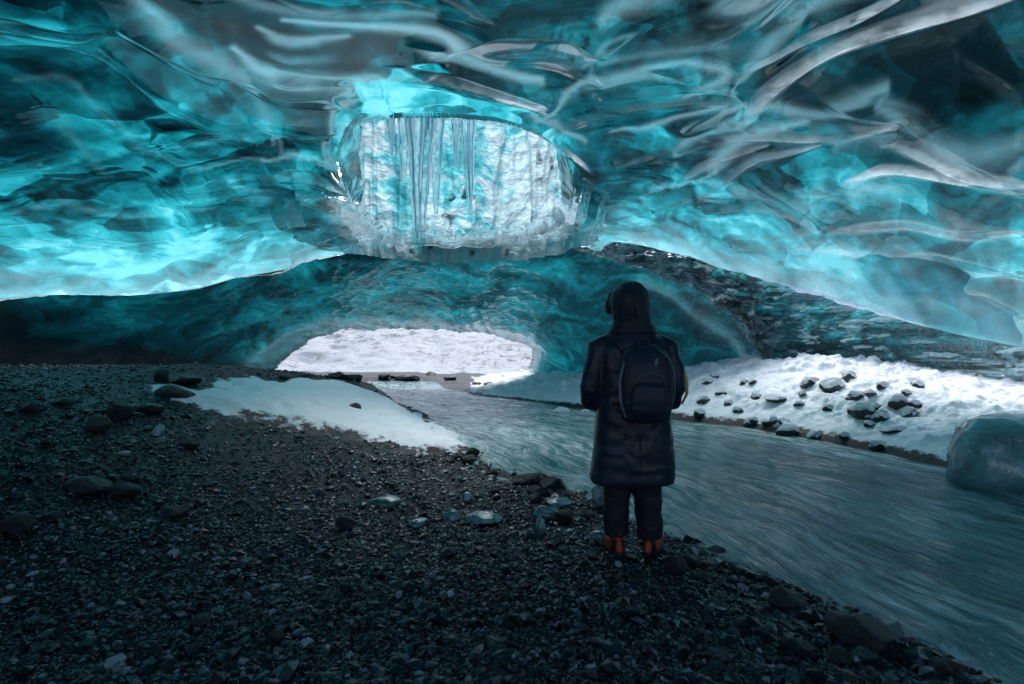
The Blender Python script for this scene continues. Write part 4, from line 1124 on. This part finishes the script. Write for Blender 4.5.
def tube(pts, rad, n=20, flat=1.0):
    P = [Vector(p) for p in pts]; bm = bmesh.new(); rows = []
    for i, p in enumerate(P):
        t = (P[min(i + 1, len(P) - 1)] - P[max(i - 1, 0)]).normalized()
        u = t.cross(Vector((0, 1, 0)))
        if u.length < .2: u = t.cross(Vector((1, 0, 0)))
        u.normalize(); w = t.cross(u).normalized()
        r = rad[i] if hasattr(rad, '__len__') else rad
        rows.append([bm.verts.new(p + r * (math.cos(2 * math.pi * k / n) * u + flat * math.sin(2 * math.pi * k / n) * w)) for k in range(n)])
    for a, b in zip(rows, rows[1:]):
        for k in range(n): bm.faces.new((a[k], a[(k + 1) % n], b[(k + 1) % n], b[k]))
    bm.faces.new(rows[0][::-1]); bm.faces.new(rows[-1])
    bmesh.ops.recalc_face_normals(bm, faces=bm.faces)
    return bm
def ball(c, r, sub=3):
    bm = bmesh.new(); bmesh.ops.create_icosphere(bm, subdivisions=sub, radius=1)
    r = r if hasattr(r, '__len__') else (r, r, r)
    for v in bm.verts: v.co = Vector((v.co.x * r[0], v.co.y * r[1], v.co.z * r[2])) + Vector(c)
    return bm
def fuse(bms, voxel=.012, smooth=6, mat=None, name='part', wr=0, wscale=(9, 9, 5), seed=0):
    """union of closed pieces as one continuous skin."""
    bm = bmesh.new()
    for b in bms:
        tmp = bpy.data.meshes.new('tmp'); b.to_mesh(tmp); b.free(); bm.from_mesh(tmp); bpy.data.meshes.remove(tmp)
    me = bpy.data.meshes.new('tmp'); bm.to_mesh(me); bm.free()
    o = bpy.data.objects.new('tmp', me); link(o)
    r = o.modifiers.new('r', 'REMESH'); r.mode = 'VOXEL'; r.voxel_size = voxel
    s = o.modifiers.new('s', 'SMOOTH'); s.factor = .5; s.iterations = smooth
    dg = bpy.context.evaluated_depsgraph_get()
    out = bpy.data.meshes.new_from_object(o.evaluated_get(dg)); out.name = name
    bpy.data.objects.remove(o); bpy.data.meshes.remove(me)
    n = len(out.vertices)
    if wr:
        co = np.empty(n * 3, np.float32); out.vertices.foreach_get('co', co); co = co.reshape(-1, 3)
        nm = np.empty(n * 3, np.float32); out.vertices.foreach_get('normal', nm); nm = nm.reshape(-1, 3)
        q = fbm(co[:, 0] * wscale[0] + seed, co[:, 1] * wscale[1], co[:, 2] * wscale[2], 4, seed)
        q = q + .6 * (1 - np.abs(fbm(co[:, 0] * wscale[0] * 1.3, co[:, 1] * wscale[1], co[:, 2] * wscale[2] * 2 + seed, 2, seed + 9)) * 3)
        co = co + nm * (q * wr)[:, None]
        out.vertices.foreach_set('co', co.astype(np.float32).ravel())
    out.polygons.foreach_set('use_smooth', np.ones(len(out.polygons), bool)); out.update()
    out.materials.clear()
    if mat: out.materials.append(mat)
    return out
def bmesh_obj(name, bm, mat, parent, smooth=True, bevel=0):
    me = bpy.data.meshes.new(name)
    bmesh.ops.recalc_face_normals(bm, faces=bm.faces)
    for f in bm.faces: f.smooth = smooth
    bm.to_mesh(me); bm.free(); me.materials.append(mat)
    return obj(name, me, parent)

def build_person():
    base, Y = ground_hit(633, 556); base.z += .02
    root = empty('person', base); root.scale = (.955, .955, .965)
    tag(root, 'person seen from behind at the water edge in dark hooded coat and rust boots', 'person')
    # body
    B = []
    for s in (-1, 1):
        B.append(tube([(s * .09, 0, .86), (s * .095, .01, .48), (s * .098, -.01, .11), (s * .10, .0, .06)], [.085, .06, .042, .045]))
        B.append(ball((s * .11, .06, .05), (.04, .11, .035)))
        B.append(tube([(s * .17, 0, 1.32), (s * .265, -.02, 1.04), (s * .20, .16, .96), (s * .10, .25, .95)], [.05, .042, .034, .027]))
        # hand clasped in front: palm, four fingers and a thumb
        B.append(ball((s * .065, .265, .95), (.042, .018, .038)))
        for k, (L, zz) in enumerate(((.060, .978), (.068, .960), (.064, .942), (.050, .926))):
            B.append(tube([(s * .045, .27, zz), (s * .020, .282 + .004 * k, zz - .004), (s * (.020 - L * .45), .274 + .012 * (s > 0), zz - .010)], [.009, .0085, .007], 10))
        B.append(tube([(s * .075, .262, .985), (s * .05, .272, 1.0), (s * .028, .276, .998)], [.011, .010, .008], 10))
    B.append(loft([(0, 0, .80, .13, .09), (0, 0, .92, .155, .10), (0, .0, 1.05, .13, .09), (0, 0, 1.2, .16, .105), (0, 0, 1.32, .17, .09), (0, 0, 1.38, .08, .06), (0, 0, 1.45, .055, .055), (0, .01, 1.50, .05, .055)]))
    hx, hz = -.012, 1.555
    B.append(ball((hx, .02, hz), (.072, .088, .105)))
    B.append(ball((hx - .01, .03, hz - .055), (.05, .07, .05)))
    B.append(tube([(hx - .02, .102, hz + .015), (hx - .022, .122, hz - .018), (hx - .02, .106, hz - .026)], [.009, .014, .011], 10))
    for s in (-1, 1): B.append(ball((hx + s * .073, .01, hz - .005), (.01, .02, .03)))
    B.append(ball((hx - .02, .098, hz - .052), (.022, .012, .006)))
    obj('body', fuse(B, .0075, 3, FAB['skin'], 'body'), root)
    for s in (-1, 1):
        bmesh_obj('eye', ball((hx - .015 + s * .030, .096, hz + .012), .011, 2), FAB['eye'], root)
    # coat: skirted body, both sleeves, stand collar
    C = [loft([(-.010, 0, .445, .258, .178), (-.008, 0, .47, .264, .184), (-.004, 0, .60, .256, .182), (0, 0, .78, .240, .172), (0, 0, .92, .228, .165), (0, 0, 1.05, .222, .16), (.0, 0, 1.18, .225, .155),
               (.0, 0, 1.27, .222, .145), (-.002, 0, 1.335, .185, .125), (-.006, 0, 1.385, .125, .11), (-.008, 0, 1.43, .105, .105), (-.008, 0, 1.47, .10, .10)], 56, sq=2.3)]
    for s in (-1, 1):
        C.append(tube([(s * .14, 0, 1.31), (s * .215, 0, 1.275), (s * .248, -.012, 1.15), (s * .272, -.015, 1.03), (s * .256, .045, .945), (s * .20, .15, .925), (s * .13, .225, .935)],
                      [.072, .076, .070, .067, .065, .060, .056], 26))
    coat = obj('coat', fuse(C, .011, 8, FAB['coat'], 'coat', .0075, (6, 6, 5), 3), root)
    # hem seam, back vent, cuffs
    bmesh_obj('hem_seam', tube([(-.005 + .252 * math.cos(a), -.176 * abs(math.sin(a))**.9 - .003, .492) for a in np.linspace(math.pi * 1.02, math.pi * 1.98, 40)], .0035, 8), FAB['hood'], coat)
    bmesh_obj('back_seam', tube([(.002, -.178, .50), (.002, -.186, .62), (.002, -.181, .76)], .003, 8), FAB['hood'], coat)
    for s in (-1, 1):
        bmesh_obj('cuff', tube([(s * .145, .212, .934), (s * .118, .236, .938)], [.058, .054], 24), FAB['hood'], coat)
    for s in (-1, 1):
        bmesh_obj('glove', tube([(s * .125, .23, .94), (s * .085, .258, .949)], [.036, .034], 16), FAB['glove'], root)
    # glimpse of yellow along the outer right sleeve
    bmesh_obj('sleeve_trim', tube([(.338, .028, 1.14), (.352, .03, 1.06), (.352, .034, .99), (.328, .055, .925)], [.006, .010, .010, .006], 10), FAB['trim'], coat)
    # hood, drawn up, brim to the left
    H = [loft([(-.01, -.012, 1.40, .11, .105), (-.012, -.014, 1.455, .118, .118), (-.018, -.01, 1.52, .123, .135), (-.022, -.005, 1.585, .122, .138), (-.020, 0, 1.635, .105, .122), (-.016, .0, 1.675, .07, .088), (-.012, 0, 1.692, .03, .04)], 40)]
    H.append(ball((-.10, .035, 1.555), (.045, .075, .07)))
    H.append(tube([(-.135, .05, 1.50), (-.148, .06, 1.555), (-.12, .085, 1.62), (-.03, .12, 1.66), (.06, .10, 1.62), (.10, .08, 1.54)], .022, 14))
    H.append(loft([(-.006, 0, 1.365, .16, .125), (-.006, -.005, 1.41, .135, .125), (-.01, -.008, 1.45, .112, .118)], 40))
    hood = obj('hood', fuse(H, .010, 5, FAB['hood'], 'hood', .004, (14, 14, 16), 8), root)
    bmesh_obj('hood_seam', tube([(-.018, -.149, 1.46), (-.022, -.150, 1.53), (-.024, -.147, 1.60), (-.020, -.115, 1.655), (-.016, -.05, 1.69), (-.014, .02, 1.697)], .0035, 8), FAB['coat'], hood)
    # trousers
    T = [loft([(0, 0, .70, .17, .12), (0, 0, .80, .18, .125), (0, 0, .92, .17, .12)])]
    T.append(tube([(-.085, 0, .80), (-.094, .0, .55), (-.104, 0, .36), (-.110, -.005, .20), (-.110, -.005, .115)], [.105, .095, .085, .078, .074], 24))
    T.append(tube([(.085, 0, .80), (.085, .0, .55), (.088, 0, .36), (.10, -.005, .20), (.108, -.005, .10)], [.105, .098, .09, .08, .078], 24))
    obj('trousers', fuse(T, .010, 5, FAB['pants'], 'trousers', .006, (8, 8, 16), 5), root)
    # boots
    for s, rz in ((-1, .12), (1, -.55)):
        cx = -.108 if s < 0 else .108
        b = fuse([loft([(0, 0, .035, .047, .058), (0, 0, .09, .044, .052), (0, -.005, .14, .046, .053), (0, -.005, .17, .048, .054)], 24),
                  loft([(0, .055, .028, .050, .135), (0, .05, .05, .049, .128), (0, .035, .08, .043, .105), (0, .01, .10, .036, .07)], 28)], .007, 4, FAB['boot'], 'boot', .0015, (30, 30, 30), 4)
        bo = obj('boot', b, root); bo.location = (cx, -.01, 0); bo.rotation_euler = (0, 0, rz)
        bmesh_obj('sole', loft([(0, .055, .0, .052, .138), (0, .055, .024, .054, .141), (0, .055, .030, .051, .137)], 28, sq=2.3), FAB['sole'], bo)
        bmesh_obj('heel_counter', loft([(0, -.03, .03, .046, .036), (0, -.031, .075, .042, .033), (0, -.03, .10, .036, .028)], 20), FAB['sole'], bo)
        bmesh_obj('ankle_collar', tube([(.05 * math.cos(a), -.005 + .056 * math.sin(a), .168) for a in np.linspace(0, 2 * math.pi, 25)], .008, 8), FAB['sole'], bo)
        bmesh_obj('pull_tab', tube([(0, -.060, .12), (0, -.066, .15), (0, -.060, .178)], [.010, .009, .008], 8, .5), FAB['boot'], bo)
    # backpack
    pk = empty('backpack', base); pk.scale = (.955, .955, .965); pk.location.x -= .012
    tag(pk, 'dark backpack with pale grey edge panels worn on the back of the person', 'backpack')
    P = [loft([(.03, -.22, .845, .10, .055), (.03, -.235, .87, .138, .078), (.03, -.24, .96, .155, .09), (.03, -.238, 1.08, .160, .092), (.03, -.23, 1.18, .152, .085), (.03, -.215, 1.255, .125, .068), (.03, -.20, 1.295, .075, .045), (.03, -.19, 1.305, .03, .02)], 44, sq=2.8)]
    obj('main_compartment', fuse(P, .010, 4, FAB['pack'], 'main_compartment', .003, (8, 8, 10), 12), pk)
    obj('front_pocket', fuse([loft([(.03, -.318, .885, .085, .018), (.03, -.325, .92, .105, .028), (.03, -.33, 1.0, .108, .030), (.03, -.326, 1.06, .095, .024), (.03, -.315, 1.085, .06, .014)], 36, sq=2.8)], .008, 3, FAB['pack'], 'front_pocket', .002, (12, 12, 12), 14), pk)
    bmesh_obj('side_panel', tube([(-.105, -.285, 1.20), (-.128, -.275, 1.10), (-.124, -.28, .98), (-.098, -.29, .88)], [.004, .011, .013, .006], 10, .6), FAB['piping'], pk)
    bmesh_obj('side_panel', tube([(.085, -.285, 1.275), (.15, -.282, 1.225), (.186, -.275, 1.14), (.190, -.275, 1.03), (.175, -.28, .93)], [.003, .0045, .005, .005, .004], 10), FAB['piping'], pk)
    bmesh_obj('zip', tube([(-.06, -.327, 1.085), (-.03, -.333, 1.12), (.03, -.334, 1.135), (.09, -.333, 1.12), (.12, -.327, 1.085)], .0035, 8), FAB['piping'], pk)
    bmesh_obj('buckle', loft([(.068, -.318, 1.17, .010, .006), (.072, -.316, 1.20, .013, .006), (.076, -.31, 1.222, .008, .005)], 16), FAB['piping'], pk)
    bmesh_obj('carry_handle', tube([(.0, -.20, 1.29), (.005, -.19, 1.325), (.03, -.185, 1.335), (.055, -.19, 1.325), (.06, -.20, 1.29)], .008, 10), FAB['pack'], pk)
    for s in (-1, 1):
        bmesh_obj('shoulder_strap', tube([(.02 + s * .09, -.15, 1.24), (s * .115, -.11, 1.325), (s * .125, -.01, 1.362), (s * .13, .10, 1.31), (s * .14, .158, 1.18), (s * .17, .13, 1.02), (s * .205, .02, .93), (.02 + s * .13, -.17, .90)],
                  [.016, .024, .026, .026, .022, .014, .010, .010], 12, .45), FAB['pack'], pk)
build_person()

# ------------------------------------------------------------------ light, sky, camera
SUN_EL, SUN_AZ = math.radians(60), math.radians(-3)   # high ahead, behind thin cloud
w = bpy.data.worlds.new('World'); scene.world = w; w.use_nodes = True
nt = w.node_tree; bg = nt.nodes['Background']
sky = nt.nodes.new('ShaderNodeTexSky'); sky.sky_type = 'NISHITA'; sky.sun_disc = False
sky.sun_elevation = SUN_EL; sky.sun_rotation = SUN_AZ; sky.air_density = 1.0; sky.dust_density = 1.5; sky.ozone_density = 1.0
nt.links.new(sky.outputs[0], bg.inputs[0]); bg.inputs[1].default_value = .15
sd = bpy.data.lights.new('sun', 'SUN'); sd.energy = 3.9; sd.angle = math.radians(40); sd.color = (.97, .985, 1)
so = bpy.data.objects.new('sun', sd); link(so)
dirv = Vector((math.sin(SUN_AZ) * math.cos(SUN_EL), math.cos(SUN_AZ) * math.cos(SUN_EL), math.sin(SUN_EL)))
so.rotation_euler = dirv.to_track_quat('Z', 'Y').to_euler(); so.location = dirv * 30

cam = bpy.data.cameras.new('camera'); co_ = bpy.data.objects.new('camera', cam); link(co_)
cam.lens = 18; cam.sensor_width = 36; cam.clip_end = 10000; cam.clip_start = .05
cam.shift_y = 8 / 1024
co_.location = (0, 0, CAMZ); co_.rotation_euler = (math.pi / 2, 0, 0)
scene.camera = co_

scene.render.engine = 'CYCLES'
scene.cycles.use_denoising = True
scene.cycles.max_bounces = 8; scene.cycles.diffuse_bounces = 4; scene.cycles.glossy_bounces = 3; scene.cycles.transmission_bounces = 4
scene.cycles.sample_clamp_indirect = 4
scene.cycles.caustics_reflective = False; scene.cycles.caustics_refractive = True
scene.view_settings.view_transform = 'Standard'; scene.view_settings.look = 'None'
scene.view_settings.exposure = 0; scene.view_settings.gamma = 1
